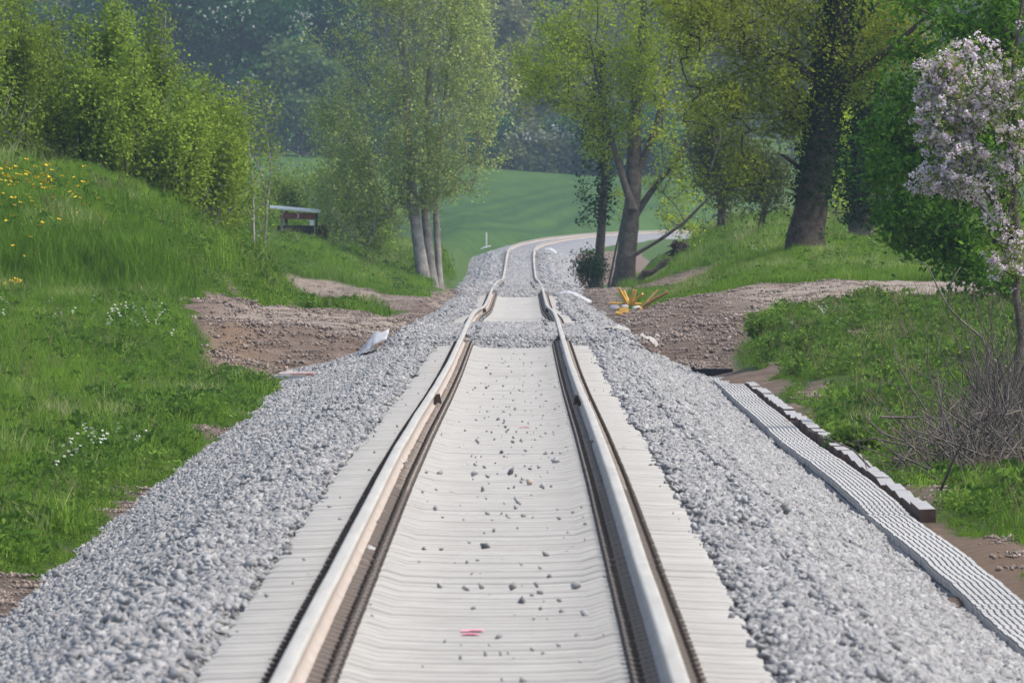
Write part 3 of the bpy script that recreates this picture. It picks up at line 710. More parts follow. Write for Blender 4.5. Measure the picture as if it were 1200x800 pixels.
# black beam across the far end of the trough
M_BLACK = m_simple("black_plastic", (0.008, 0.008, 0.010), (0.02, 0.02, 0.025), 10, 0.6)
q = P(834, 440, 213.6); beam = thing("black_beam", tuple(q), "black beam lying across the far end of the ribbed trough", "beam")
m = MB(); m.box((.03, 0, .04), (.56, .14, .12)); m.obj("bar", M_BLACK, beam)
m = MB(); m.box((-.275, -.03, .05), (.07, .22, .16), taper=.85); m.obj("end_block", M_BLACK, beam)

# ------------------------------------------------------------------ small things along the line
# yellow frame with splayed arms
M_YEL = m_simple("yellow_paint", (0.48, 0.26, 0.05), (0.62, 0.36, 0.08), 12, 0.6)
M_YELD = m_simple("dull_ochre_paint", (0.22, 0.13, 0.05), (0.36, 0.22, 0.08), 12, 0.7)
M_WHITEP = m_simple("grey_white_casing", (0.45, 0.43, 0.40), (0.6, 0.58, 0.55), 9, 0.7)
D_Y = 290.0
base = P(742, 368, D_Y); base[2] = float(ground(np.array(base[0]), np.array(D_Y))) if False else base[2]
jib = thing("yellow_frame", tuple(base), "yellow steel frame with splayed upright arms lying right of the track", "machine part")
def rel(a, b, dy=0): q = P(a, b, D_Y); return (q[0]-base[0], dy, q[2]-base[2])
m = MB(); m.box((*rel(731, 364)[:2], rel(731, 364)[2]), (.24, .30, .12), taper=.7); m.tube([rel(722, 367, -.1), rel(739, 370, -.12)], .05, 8); m.obj("base", M_YEL, jib)
m = MB(); m.tube([rel(714, 355, .05), rel(752, 356, 0)], .022, 6); m.obj("cross_bar", M_YEL, jib)
for (a0, b0, a1, b1, r0, r1, mt, dy) in ((736,357,725,337,.05,.03,M_YEL,-.1),(737,356,731,341,.04,.03,M_YEL,.12),(739,358,742,338,.03,.022,M_YELD,.1),(739,356,745,340,.04,.03,M_YEL,-.05),(740,357,753,344,.03,.026,M_YEL,-.2),(752,361,771,340,.026,.022,M_YELD,.2),(752,360,783,342,.034,.03,M_YELD,-.1)):
    m = MB(); A_, B_ = np.array(rel(a0, b0)), np.array(rel(a1, b1, dy)); mid_ = (A_+B_)/2+np.array([0, 0, .015 if a1 > 760 else 0])
    m.tube([A_, mid_, B_], [r0, (r0+r1)/2, r1], 6); m.obj("arm", mt, jib)
m = MB(); m.tube([rel(748, 363, -.1), rel(755, 361, .1)], [.05, .06], 8); m.tube([rel(752, 362), rel(762, 353)], .04, 7); m.obj("hinge", M_YELD, jib)
for a, b, w_ in ((720, 361, .10), (746, 362, .09), (732, 360, .07)):
    m = MB(); c_ = np.array(rel(a, b, -.02)); m.tube([c_-[w_, 0, 0], c_-[w_*.6, 0, 0], c_+[w_*.6, 0, .01], c_+[w_, 0, 0]], [.04, .06, .06, .035], 8); m.obj("casing", M_WHITEP, jib, smooth=True)

# crumpled geotextile scraps
M_FLEECE = m_simple("white_fleece", (0.30, 0.305, 0.31), (0.44, 0.44, 0.445), 6, 0.95, 0.4)
M_FLEECED = m_simple("soiled_fleece", (0.26, 0.24, 0.21), (0.40, 0.38, 0.35), 6, 0.95, 0.4)
def fleece(name, poly, d_, label, seed, dy=.8, lift=.03, mat=None):
    r_ = np.random.default_rng(seed); poly = np.array(poly, float)
    nu, nv = 14, 6; VV = []
    for i in range(nu):
        t = i/(nu-1)*(len(poly)//2-1); k_ = min(int(t), len(poly)//2-2); f = t-k_
        a = poly[k_]*(1-f)+poly[k_+1]*f; h = len(poly)//2; b = poly[h+k_]*(1-f)+poly[h+k_+1]*f
        for j_ in range(nv):
            s = j_/(nv-1); c = a*(1-s)+b*s; q = P(c[0], c[1], d_ + dy*(1-2*s))
            VV.append(q+np.array([r_.normal(0, .006), 0, lift+r_.normal(0, .014)]))
    ix = np.arange(nu*nv).reshape(nu, nv)
    FF = np.stack([ix[:-1, :-1], ix[:-1, 1:], ix[1:, 1:], ix[1:, :-1]], -1).reshape(-1, 4)
    o = obj_np(name, VV, FF, mat or M_FLEECE, smooth=True, loc=np.mean(VV, 0), label=label, cat="fleece")
    s_ = o.modifiers.new("thick", 'SOLIDIFY'); s_.thickness = .008
    return o
fleece("geotextile_scrap", [(456,389),(441,391),(430,403),(418,417),(453,401),(440,405),(432,412),(421,420)], 220, "white fleece flap poking out of the left ballast slope by the earth pit", 1)
fleece("geotextile_scrap", [(655,342),(668,341),(680,345),(694,353),(655,345),(668,344),(679,349),(692,356)], 345, "white fleece edge curling right of the track beyond the yellow frame", 2, .4, .01)
fleece("geotextile_scrap", [(700,384),(712,380),(724,381),(738,384),(701,386),(712,383),(724,384),(738,387)], 226, "thin soiled fleece edge on the right ballast crest before the earth crossing", 3, .3, -.01, M_FLEECED)
fleece("geotextile_scrap", [(752,390),(760,393),(768,397),(772,402),(749,392),(757,396),(765,401),(769,406)], 224, "small torn fleece tip sticking out where right ballast meets brown earth", 4, .3, -.01, M_FLEECED)
fleece("geotextile_scrap", [(638,291),(645,290),(649,292),(653,295),(638,293),(644,292),(647,294),(651,297)], 835, "far white fleece end right of the rails at the curve", 5, .5, 0)
fleece("geotextile_scrap", [(563,291),(566,289),(570,288),(575,287),(564,292),(567,290),(571,289),(576,288)], 835, "far white fleece end left of the rails at the curve", 6, .5, -.02)

# concrete slab with rusty top and pale boulder in the pit
M_SLABT = m_simple("slab_white_rust", (0.55, 0.52, 0.50), (0.30, 0.14, 0.10), 5, 0.8)
M_CONC = m_simple("weathered_concrete", (0.26, 0.26, 0.255), (0.38, 0.375, 0.365), 8, 0.9)
q = P(346, 444, 208); slab = thing("concrete_slab", tuple(q), "flat concrete slab with white and rusty top at the pit's edge", "slab")
m = MB(); m.box((0, .0, .02), (.58, 1.4, .07)); m.obj("body", M_CONC, slab)
m = MB(); m.box((.02, .1, .075), (.50, 1.2, .035)); m.obj("top_plate", M_SLABT, slab)
v = IV*np.array([.10, .13, .085])*(1+rs.uniform(-.28, .25, (12, 1)))
o = obj_np("boulder", v, IF, m_simple("pale_boulder", (.24, .225, .20), (.38, .36, .33), 9, .9, .8, .03), label="pale rounded boulder in the brown pit left of the track", cat="boulder", smooth=False); bq = P(338, 426, 219.5); o.location = (bq[0], 219.5, float(ground(np.array(bq[0]), np.array(219.5)))+.05)
ms = o.modifiers.new("sub", 'SUBSURF'); ms.levels = ms.render_levels = 2

# marker post far by the field
q = P(570, 284, 890); post = MB(); post.tube([(0, 0, -.2), (0, 0, .55)], [.04, .036], 6); post.tube([(0, 0, .55), (0, 0, .62)], [.036, .015], 6)
post.obj("marker_post", m_simple("white_paint", (.6, .6, .6), (.75, .75, .75), 9), label="thin white marker post at field edge by the curve", cat="post").location = q

# small open shelter on the bank
M_WOODB = m_simple("brown_board", (0.13, 0.05, 0.035), (0.20, 0.085, 0.06), 6, 0.85)
M_WOODD = m_simple("dark_timber", (0.03, 0.025, 0.022), (0.08, 0.065, 0.055), 7, 0.9)
M_WOODG = m_simple("grey_timber", (0.16, 0.14, 0.12), (0.28, 0.25, 0.22), 7, 0.9)
M_ROOF = m_simple("pale_roof_sheet", (0.68, 0.67, 0.63), (0.80, 0.79, 0.75), 4, 0.7)
M_WSIGN = m_simple("white_notice", (.62, .62, .6), (.72, .72, .7), 4)
DS = 430.0; base = P(349, 276, DS)
shed = thing("wooden_shelter", tuple(base), "small brown timber shelter with pale roof and number 3 on the grassy bank", "shelter")
def rl(a, b, dy=0): q = P(a, b, DS); return np.array((q[0]-base[0], dy, q[2]-base[2]))
u = DS/FPX
m = MB(); a, b = rl(316, 244.3), rl(375.5, 249.5)
for (yy, zz) in ((-.35, 0),): pass
VV = [a+[0, -.4, 0], b+[0, -.4, 0], b+[0, 1.1, .05], a+[0, 1.1, .05], a+[0, -.4, .045], b+[0, -.4, .045], b+[0, 1.1, .095], a+[0, 1.1, .095]]
m.add(VV, [[0,3,2,1],[4,5,6,7],[0,1,5,4],[1,2,6,5],[2,3,7,6],[3,0,4,7]]); m.obj("roof", M_ROOF, shed)
m = MB(); a, b = rl(328, 252.5), rl(371.5, 253.8); c_ = (a+b)/2; m.box(c_+[0, -.30, 0], (b[0]-a[0], .03, .19), rot=(0, .025, 0)); fas = m.obj("fascia_board", M_WOODB, shed)
# the number 3
m = MB(); c3 = rl(349, 253)+[0, -.322, 0]
for k_, (cz_, a0, a1) in enumerate(((.028, 2.4, -1.35), (-.028, 1.35, -2.4))):
    th = np.linspace(a0, a1, 9); m.tube([c3+[.026*math.cos(t), 0, cz_+.028*math.sin(t)] for t in th], .011, 5)
m.obj("number", M_WSIGN, fas)
for a, top, bot, dy, mt in ((330.5, 247, 268, -.28, M_WOODG), (335, 247, 268, .9, M_WOODD), (371, 250, 283, -.28, M_WOODD), (366, 250, 275, .9, M_WOODD)):
    m = MB(); A_, B_ = rl(a, bot+14, dy), rl(a, top, dy); m.box((A_+B_)/2, (.075, .075, abs(B_[2]-A_[2]))); m.obj("post", mt, shed)
m = MB(); m.tube([rl(332, 258, -.2), rl(337, 265, -.2)], .02, 5); m.obj("brace", M_WOODG, shed)
m = MB(); m.box(rl(365.5, 261)+[0, -.33, 0], (.13, .02, .16)); m.obj("notice", M_WSIGN, shed)
m = MB()
for k_ in range(3): m.tube([rl(325, 265.5+2.2*k_, -.25), rl(345, 265+2.2*k_, -.26), rl(366, 265.5+2.2*k_, -.25)], .032, 6)
m.obj("log_rail", M_WOODD, shed)
m = MB(); m.box(rl(346, 271, .3), (1.0, .9, .22)); m.obj("floor_box", M_WOODD, shed)
m = MB(); m.box(rl(367, 272)+[0, -.28, 0], (.07, .06, .36)); m.box(rl(373, 275)+[0, -.2, 0], (.05, .05, .34)); m.obj("fence_stub", M_WOODD, shed)

# ------------------------------------------------------------------ grass, weeds and flowers
rg = np.random.default_rng(21)
def tuft(n, spread, hmin, hmax, wid, mat, t0, t1, name, bend=.5, seed_head=False):
    V_, F4, F3, T4, T3 = [], [], [], [], []; k = 0
    for i in range(n):
        b = np.array([*rg.normal(0, spread*.55, 2), -.02]); h = rg.uniform(hmin, hmax); az = rg.uniform(0, 2*pi); ln = rg.uniform(.15, bend)*h
        w_ = wid*rg.uniform(.7, 1.3); s = np.array([math.cos(az), math.sin(az), 0]); pz = rg.uniform(0, 2*pi); p_ = np.array([math.cos(pz), math.sin(pz), 0])*w_/2
        m_ = b+s*ln*.35+np.array([0, 0, h*.58]); t_ = b+s*ln+np.array([0, 0, h])
        V_ += [b-p_, b+p_, m_+p_*.85, m_-p_*.85, t_]; F4.append([k, k+1, k+2, k+3]); F3.append([k+3, k+2, k+4]); k += 5
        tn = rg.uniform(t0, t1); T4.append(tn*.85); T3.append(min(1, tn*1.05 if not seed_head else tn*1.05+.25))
    return mesh_np(name, np.array(V_), [np.array(F4), np.array(F3)], [mat], attrs={'tone': ('FACE', 'FLOAT', np.array(T4+T3))})
def weed(n, spread, h, size, mat, t0, t1, name):
    V_, F4, T = [], [], []; k = 0
    for i in range(n):
        c = np.array([*rg.normal(0, spread*.5, 2), rg.uniform(.02, h)]); nrm = rg.normal(size=3)+np.array([0, -.2, 1.1]); nrm /= np.linalg.norm(nrm)
        a = np.cross(nrm, rg.normal(size=3)); a /= np.linalg.norm(a); b = np.cross(nrm, a); s = size*rg.uniform(.6, 1.3)
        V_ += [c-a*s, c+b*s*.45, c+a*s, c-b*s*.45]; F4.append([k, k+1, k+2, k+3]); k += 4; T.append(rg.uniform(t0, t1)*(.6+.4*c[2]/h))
    return mesh_np(name, np.array(V_), np.array(F4), [mat], attrs={'tone': ('FACE', 'FLOAT', np.array(T))})
protos = [tuft(44, .2, .12, .30, .009, M_GRASS, .15, .75, "grass_tuft"), tuft(44, .2, .16, .34, .009, M_GRASS, .25, .85, "grass_tuft"), tuft(44, .2, .1, .24, .010, M_GRASS, .35, .95, "grass_tuft"),
          tuft(40, .2, .14, .30, .009, M_GRASS, .0, .55, "grass_tuft"), tuft(40, .2, .18, .40, .008, M_GRASS_PALE, .2, .7, "grass_tuft", .6, True),
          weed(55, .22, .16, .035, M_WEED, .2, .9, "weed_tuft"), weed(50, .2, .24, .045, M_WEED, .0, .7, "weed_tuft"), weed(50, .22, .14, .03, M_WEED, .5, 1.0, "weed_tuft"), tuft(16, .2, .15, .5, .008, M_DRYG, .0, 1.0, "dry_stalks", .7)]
def grass_region(name, n, dr, xr, sfun, weedy):
    d = rg.uniform(*dr, n); X = rg.uniform(*xr, n)
    ok = (np.abs(X-CX) < .0385*d+.9) & (rg.uniform(0, 1, n) > dirtmask(X, d)*1.15-.05) & (np.abs(X-xc(d)) > 2.6)
    ok &= (ground(X, d, False) > bed(X, d)-.03) | (np.abs(X-xc(d)) > 3.3)
    ok &= ~((X > 2.8) & (X < 3.6) & (d < 214))
    ok &= ~(np.exp(-(((X-4.5)-(0.62*((ground(X, d, False)+.5)/.66)*0.9))/0.45)**2)*band(d, 446, 468, 2)*(X < 6) > .5)
    X, d = X[ok], d[ok]
    nz = vnoise(X*.7, d*.12, 71); n2 = vnoise(X*1.3+9, d*.2, 72)
    pk = rg.integers(0, 4, len(X)); pk = np.where(nz > .45, 2, pk); pk = np.where(nz < -.5, 3, pk)
    pk = np.where((n2 > .6) & (rg.uniform(0, 1, len(X)) < .3), 4, pk)
    wd = weedy(X, d); pk = np.where(rg.uniform(0, 1, len(X)) < wd, rg.integers(5, 8, len(X)), pk)
    pk = np.where(rg.uniform(0, 1, len(X)) < np.where((X > 3) & (d < 232), .09, .025), 8, pk); pk = np.where((X < -5.2) & (d > 243) & (d < 249), 3, pk)  # darkest tufts along the mound foot stand in for the shade there
    edge = np.clip(1-dirtmask(X+np.where(X > 0, -.35, .35), d), .35, 1)
    s = sfun(X, d)*rg.uniform(.7, 1.25, len(X))*(1+.3*n2)*edge*np.where((X < -5.3) & (d > 244) & (d < 249.5), 1.45, 1.0)
    scatter(name, np.stack([X, d, ground(X, d)], -1), tilt_euler(np.zeros(len(X)), rg.uniform(0, 6.28, len(X))), s, pk, protos)
grass_region("meadow_grass_left", 90000, (80, 305), (-13, -2.9), lambda X, d: (.82+.2*ss(246, 262, d))*(1+.35*vnoise(X*2.0, d*.3, 92)), lambda X, d: np.clip(.12+.6*np.exp(-((X+3.9)/.7)**2)+.35*np.exp(-((X+5.3)/.8)**2)*(d > 195), 0, .8))
grass_region("bank_grass_right", 70000, (80, 262), (3.4, 12), lambda X, d: np.where(d < 120, .9, .8)*(1+.45*vnoise(X*2.2, d*.35, 91)), lambda X, d: np.where(d < 118, .15, .85))
grass_region("verge_grass_right", 70000, (262, 470), (2.4, 18), lambda X, d: .75+.3*ss(300, 460, d), lambda X, d: .12+0*d)
grass_region("bank_grass_far_left", 60000, (285, 560), (-20, -2.0), lambda X, d: np.where((d < 380) & (X > -5.6), .38, .9+.3*ss(300, 500, d)), lambda X, d: .2+0*d)

# dandelions and white umbels
def flower_mesh(n, spread, h, s, mat, name):
    m = MB()
    for i in range(n):
        c = np.array([*rg.normal(0, spread, 2), h*rg.uniform(.8, 1.15)]); a = rg.uniform(0, 6)
        for q in range(2): m.add([c+s*np.array([math.cos(a+t), math.sin(a+t), .25*(-1)**k_]) for k_, t in enumerate(np.linspace(0, 2*pi, 7)[:-1])], [[0, 1, 2, 3, 4, 5]]); a += .5; c = c+[0, 0, .008]
    return m.mesh(name, mat)
def flowers(name, spots, me, s=1.0):
    Q = []
    for (a, b, d_, n, sx, sy) in spots:
        for _ in range(n):
            X = P(a+rg.normal(0, sx), b, d_)[0]; dd = d_+rg.normal(0, sy); Q.append((X, dd))
    Q = np.array(Q); z = ground(Q[:, 0], Q[:, 1])
    scatter(name, np.c_[Q, z], np.c_[np.full(len(Q), .3), np.zeros(len(Q)), rg.uniform(0, 6, len(Q))], np.full(len(Q), s)*rg.uniform(.7, 1.2, len(Q)), np.zeros(len(Q), int), [me])
flowers("dandelion_flowers", [(25, 250, 257, 48, 25, 2.2), (50, 270, 254, 40, 28, 1.5), (30, 300, 251, 34, 25, 1.5), (85, 300, 251, 10, 12, 1), (8, 360, 241, 50, 10, 4), (90, 255, 258, 6, 10, 1.5)], flower_mesh(1, .02, .34, .032, M_DANDY, "dandelion"))
flowers("white_umbel_flowers", [(170, 395, 216, 26, 22, 4), (110, 520, 140, 14, 20, 6), (60, 400, 212, 10, 30, 5), (1000, 290, 300, 14, 90, 6), (960, 385, 222, 12, 25, 4), (300, 285, 405, 6, 20, 5)], flower_mesh(4, .05, .36, .016, M_UMBEL, "umbel"))

# ------------------------------------------------------------------ trees
def tubes_np(A, B, ra, rb, k=4):
    """prisms from A to B, vectorised"""
    D = B-A; L = np.linalg.norm(D, axis=1, keepdims=True)+1e-9; T = D/L
    up = np.where(np.abs(T[:, 2:3]) < .9, np.array([[0, 0, 1.]]), np.array([[1., 0, 0]]))
    U = np.cross(T, up); U /= np.linalg.norm(U, axis=1, keepdims=True); W = np.cross(T, U)
    th = np.arange(k)*2*pi/k
    ring = np.cos(th)[None, :, None]*U[:, None] + np.sin(th)[None, :, None]*W[:, None]
    Va = A[:, None]+ring*ra[:, None, None]; Vb = B[:, None]+ring*rb[:, None, None]
    V_ = np.concatenate([Va, Vb], 1).reshape(-1, 3); n = len(A); o = (np.arange(n)*2*k)[:, None]; j = np.arange(k)[None]
    F_ = np.stack([o+j, o+(j+1) % k, o+k+(j+1) % k, o+k+j], -1).reshape(-1, 4)
    return V_, F_

def leaf_quads(C, size, r_, upb=.7, asp=.55):
    n = len(C); N_ = r_.normal(size=(n, 3)); N_[:, 2] += upb; N_ /= np.linalg.norm(N_, axis=1, keepdims=True)
    A = np.cross(N_, r_.normal(size=(n, 3))); A /= np.linalg.norm(A, axis=1, keepdims=True); B = np.cross(N_, A)
    s = (size*r_.uniform(.6, 1.35, n))[:, None]
    V_ = np.stack([C-A*s, C+B*s*asp-A*s*.1, C+A*s, C-B*s*asp-A*s*.1], 1).reshape(-1, 3)
    return V_, np.arange(4*n).reshape(n, 4)

def resample(pl, step):
    pl = np.asarray(pl, float); L = np.concatenate([[0], np.cumsum(np.linalg.norm(np.diff(pl, axis=0), axis=1))])
    t = np.linspace(0, L[-1], max(2, int(L[-1]/step)+1)); return np.stack([np.interp(t, L, pl[:, i]) for i in range(3)], -1), t/L[-1]

def skeleton(trunks, targets, r_, rise=.5, seg=.45, crown_from=.25, tip=.004, expo=.42, wig=.035):
    pos = []; par = []; fixed = []; lock = []
    for pl, r0, r1 in trunks:
        q, t = resample(pl, .3); s = len(pos)
        for i in range(len(q)):
            pos.append(q[i]); par.append(s+i-1 if i else -1); fixed.append(r0+(r1-r0)*t[i]**.9); lock.append(t[i] < crown_from)
    ntr = len(pos)
    cap = ntr+len(targets)*14
    Pn = np.zeros((cap, 3)); Pn[:ntr] = pos; Lk = np.zeros(cap, bool); Lk[:ntr] = lock
    par = par+[0]*(cap-ntr); par = np.array(par); n = ntr; count = np.zeros(cap); tips = []
    dist0 = np.min(np.linalg.norm(targets[:, None]-Pn[None, :ntr], axis=2), axis=1) if len(targets)*ntr < 6e6 else np.arange(len(targets))
    for ti in np.argsort(dist0):
        t = targets[ti]; D = t-Pn[:n]; h = np.hypot(D[:, 0], D[:, 1]); dd = np.sqrt(h*h+D[:, 2]**2)
        cost = dd + 1.4*np.maximum(0, rise*h-D[:, 2]) + 1e3*Lk[:n]
        k = int(np.argmin(cost)); a = Pn[k]; L = dd[k]
        ns = min(13, max(1, int(L/seg)+1)); pdv = a-Pn[par[k]] if par[k] >= 0 else np.array([0, 0, 1.]); pn = np.linalg.norm(pdv); pdv = pdv/(pn+1e-9)
        if k < ntr: pdv = pdv*.3+np.array([0, 0, .2])
        c = a+(t-a)*.45+pdv*L*.16+r_.normal(0, wig, 3)*L
        prev = k
        for i in range(1, ns+1):
            f = i/ns; q = (1-f)**2*a+2*f*(1-f)*c+f*f*t
            Pn[n] = q; par[n] = prev; prev = n; n += 1
        tips.append(n-1)
    for tnode in tips:
        k = tnode
        while k >= 0 and k >= ntr: count[k] += 1; k = par[k]
    R = tip*np.maximum(count[:n], 1)**expo
    R[:ntr] = fixed
    return Pn[:n], par[:n], R, ntr, np.array(tips)

def trunk_tube(pl, r0, r1, r_, n=12, flare=.28):
    q, t = resample(pl, .25); m = MB(); th = np.arange(n)*2*pi/n; V_ = []
    lob = 1+.10*np.sin(3*th+1)+.06*np.sin(5*th)
    for i in range(len(q)):
        rr = (r0+(r1-r0)*t[i]**.9)*(1+flare*math.exp(-i*.25/(.9*r0+.15))*np.clip(lob, .8, 1.3)*.8)*lob*(1+.04*r_.normal(size=n))
        V_.append(np.stack([q[i, 0]+rr*np.cos(th), q[i, 1]+rr*np.sin(th), np.full(n, q[i, 2])], -1))
    V_ = np.concatenate(V_); k = len(q); i0 = (np.arange(k-1)*n)[:, None]; j = np.arange(n)[None]
    return V_, np.stack([i0+j, i0+(j+1) % n, i0+n+(j+1) % n, i0+n+j], -1).reshape(-1, 4)

def in_blobs(blobs, n, r_, shell=.35):
    """blobs: (centre, (rx,ry,rz), weight) -> random points, clumped and biased to the outside"""
    w_ = np.array([b[2] for b in blobs], float); w_ /= w_.sum(); out = []
    for b, c in zip(blobs, r_.multinomial(n, w_)):
        v = r_.normal(size=(c, 3)); v /= np.linalg.norm(v, axis=1, keepdims=True)+1e-9
        rad = r_.uniform(0, 1, (c, 1))**shell*(1+.12*r_.normal(size=(c, 1)))
        out.append(np.array(b[0])+v*rad*np.array(b[1]))
    return np.concatenate(out)

def clumps(blobs, r_, k=7, fr=.42, keep=.5):
    out = [(c, R_, w_*keep) for c, R_, w_ in blobs]
    for c, R_, w_ in blobs:
        for _ in range(k):
            v = r_.normal(size=3); v /= np.linalg.norm(v); f = fr*r_.uniform(.7, 1.3)
            out.append((np.array(c)+v*np.array(R_)*.85, tuple(np.array(R_)*f), w_*(1-keep)/k*1.0))
    return out

def make_tree(name, base, trunks, blobs, nt, nleaf, leaf, lmat, bark, label, cat="tree", group=None, seed=1, rise=.5, seg=.45, sig=.16, crown_from=.25, tip=.004, expo=.42,
              shell=.35, extra=None, upb=.7, asp=.55, along=.5, tonef=None, kb=4, droop=0.0, zmin=None, shape=None, clump_k=0, clump_f=.4, clump_keep=.4):
    r_ = np.random.default_rng(seed); base = np.asarray(base, float)
    tr2 = []
    for p_, r0, r1 in trunks:
        p_ = [np.array(q, float) for q in p_]; gz = float(ground(np.array(p_[0][0]), np.array(p_[0][1])))
        if gz-.05 < p_[0][2] < gz+.8: p_.insert(0, np.array([p_[0][0]-(p_[1][0]-p_[0][0])*.1, p_[0][1], gz-.12]))
        tr2.append((p_, r0, r1))
    trunks = tr2; base[2] = min(base[2], float(ground(np.array(base[0]), np.array(base[1]))))
    root = thing(name, tuple(base), label, cat, group)
    if clump_k: blobs = clumps(blobs, r_, clump_k, clump_f, clump_keep)
    T = in_blobs(blobs, nt, r_, shell)
    if shape is not None: T = T[shape(T)]
    if zmin is not None: T = T[T[:, 2] > zmin]
    Pn, par, R, ntr, tips = skeleton(trunks, T, r_, rise, seg, crown_from, tip, expo)
    VT = []; FT = []; k = 0
    for pl, r0, r1 in trunks:
        a, f = trunk_tube(pl, r0, r1, r_); VT.append(a); FT.append(f+k); k += len(a)
    e = np.arange(ntr, len(Pn)); pa = par[e]; ra = np.where(pa < ntr, np.minimum(R[pa], R[e]*1.15), R[pa])
    bv, bf = tubes_np(Pn[pa], Pn[e], np.minimum(ra, R[e]*1.6), R[e], kb)
    obj_np("trunk", np.concatenate(VT)-base, np.concatenate(FT), bark, parent=root, smooth=True)
    obj_np("branches", bv-base, bf, bark, parent=root, smooth=True)
    # leaves round the tips and along the last twigs
    ti = np.repeat(tips, nleaf); f = r_.uniform(0, 1, len(ti))[:, None]*along
    C = Pn[ti]*(1-f)+Pn[par[ti]]*f + r_.normal(0, sig, (len(ti), 3))
    C[:, 2] -= np.abs(r_.normal(0, droop, len(C))) if droop else 0
    lv, lf = leaf_quads(C, leaf, r_, upb, asp)
    clump = np.repeat(r_.uniform(-.22, .22, len(tips)), nleaf); tone = np.clip(r_.uniform(.2, .8, len(C))+clump, 0, 1)
    if tonef is not None: tone = np.clip(tonef(C, tone), 0, 1)
    obj_np("crown", lv-base, lf, lmat, parent=root, attrs={'tone': ('FACE', 'FLOAT', tone)})
    if extra: extra(root, base, Pn, par, tips, r_)
    return root

def blob(px_, py_, d_, rx, ry, rd, w_=1.0):
    u = d_/FPX; return (P(px_, py_, d_), (rx*u, rd, ry*u), w_)
def pl(d_, *pts): return [P(a, b, d_+(c[0] if c else 0)) for a, b, *c in pts]

L_POPLAR = m_leaf("poplar_leaf", (0.183, 0.254, 0.074), (0.334, 0.410, 0.124), .35, (0.498, 0.520, 0.186))
L_MAPLE = m_leaf("maple_leaf", (0.205, 0.315, 0.026), (0.421, 0.534, 0.040), .45, (0.658, 0.690, 0.066))
L_OAK = m_leaf("oak_young_leaf", (0.173, 0.201, 0.022), (0.268, 0.316, 0.032), .5, (0.357, 0.414, 0.050))
L_CHEST = m_leaf("chestnut_leaf", (0.03, 0.085, 0.012), (0.085, 0.19, 0.022), .4, (0.19, 0.32, 0.04))
L_IVY = m_leaf("ivy_leaf", (0.012, 0.035, 0.012), (0.03, 0.065, 0.02), .15)
L_THICK = m_leaf("thicket_leaf", (0.111, 0.176, 0.026), (0.205, 0.292, 0.040), .4, (0.314, 0.398, 0.066))
L_APPLE = m_leaf("apple_leaf", (0.155, 0.211, 0.036), (0.248, 0.334, 0.060), .4)
L_BLOSSOM = m_leaf("apple_blossom", (0.72, 0.57, 0.65), (0.86, 0.78, 0.82), .4)
L_WILLOW = m_leaf("willow_shrub_leaf", (0.167, 0.253, 0.055), (0.298, 0.389, 0.088), .4)
L_SHRUB = m_leaf("dull_shrub_leaf", (0.082, 0.106, 0.037), (0.154, 0.179, 0.059), .35)
L_DARKFAR = m_leaf("horse_chestnut_far_leaf", (0.024, 0.079, 0.023), (0.057, 0.140, 0.041), .25)
L_MIDFAR = m_leaf("far_light_leaf", (0.084, 0.144, 0.044), (0.144, 0.204, 0.061), .35)
L_GREYFAR = m_leaf("far_wood_leaf", (0.079, 0.112, 0.038), (0.173, 0.195, 0.070), .35, (0.245, 0.217, 0.114))
L_CANDLE = m_leaf("chestnut_candle", (0.434, 0.434, 0.364), (0.525, 0.518, 0.462), .3)
L_HAW = m_leaf("hawthorn_bloom", (0.25, 0.26, 0.24), (0.4, 0.4, 0.38), .3)

# poplar with three stems
D = 430
make_tree("poplar_tree", P(499, 333, D), [(pl(D, (497,336), (490,285), (484,240,.2), (478,160,.3), (474,60,.3), (472,-60,.2)), .20, .05),
          (pl(D+.5, (507,334), (501,285), (497,235), (500,150), (506,40), (510,-70)), .15, .05), (pl(D+.9, (515,330), (512,280), (510,240), (517,160), (528,60), (535,-40)), .11, .04)],
          [blob(478, 70, D, 108, 170, 2.4, 3), blob(440, 175, D, 78, 95, 1.9, 1.5), blob(530, 110, D, 68, 120, 1.6, 1.3), blob(410, 235, D, 48, 65, 1.2, .6), blob(505, 210, D, 45, 45, 1.0, .5), blob(480, -60, D, 90, 100, 2.2, 1)],
          1900, 27, .040, L_POPLAR, M_BARK_PALE, "tall pale-barked poplar with three stems left of the track", seed=11, asp=.75, clump_k=5, clump_keep=.6, rise=1.1, seg=.5, sig=.14, crown_from=.28, tip=.0042, along=1.0,
          shape=lambda T: ~((T[:, 0] > P(520, 0, D)[0]) & (T[:, 2] < P(0, 235, D)[2])) & (T[:, 2] > P(0, 318, D)[2]))
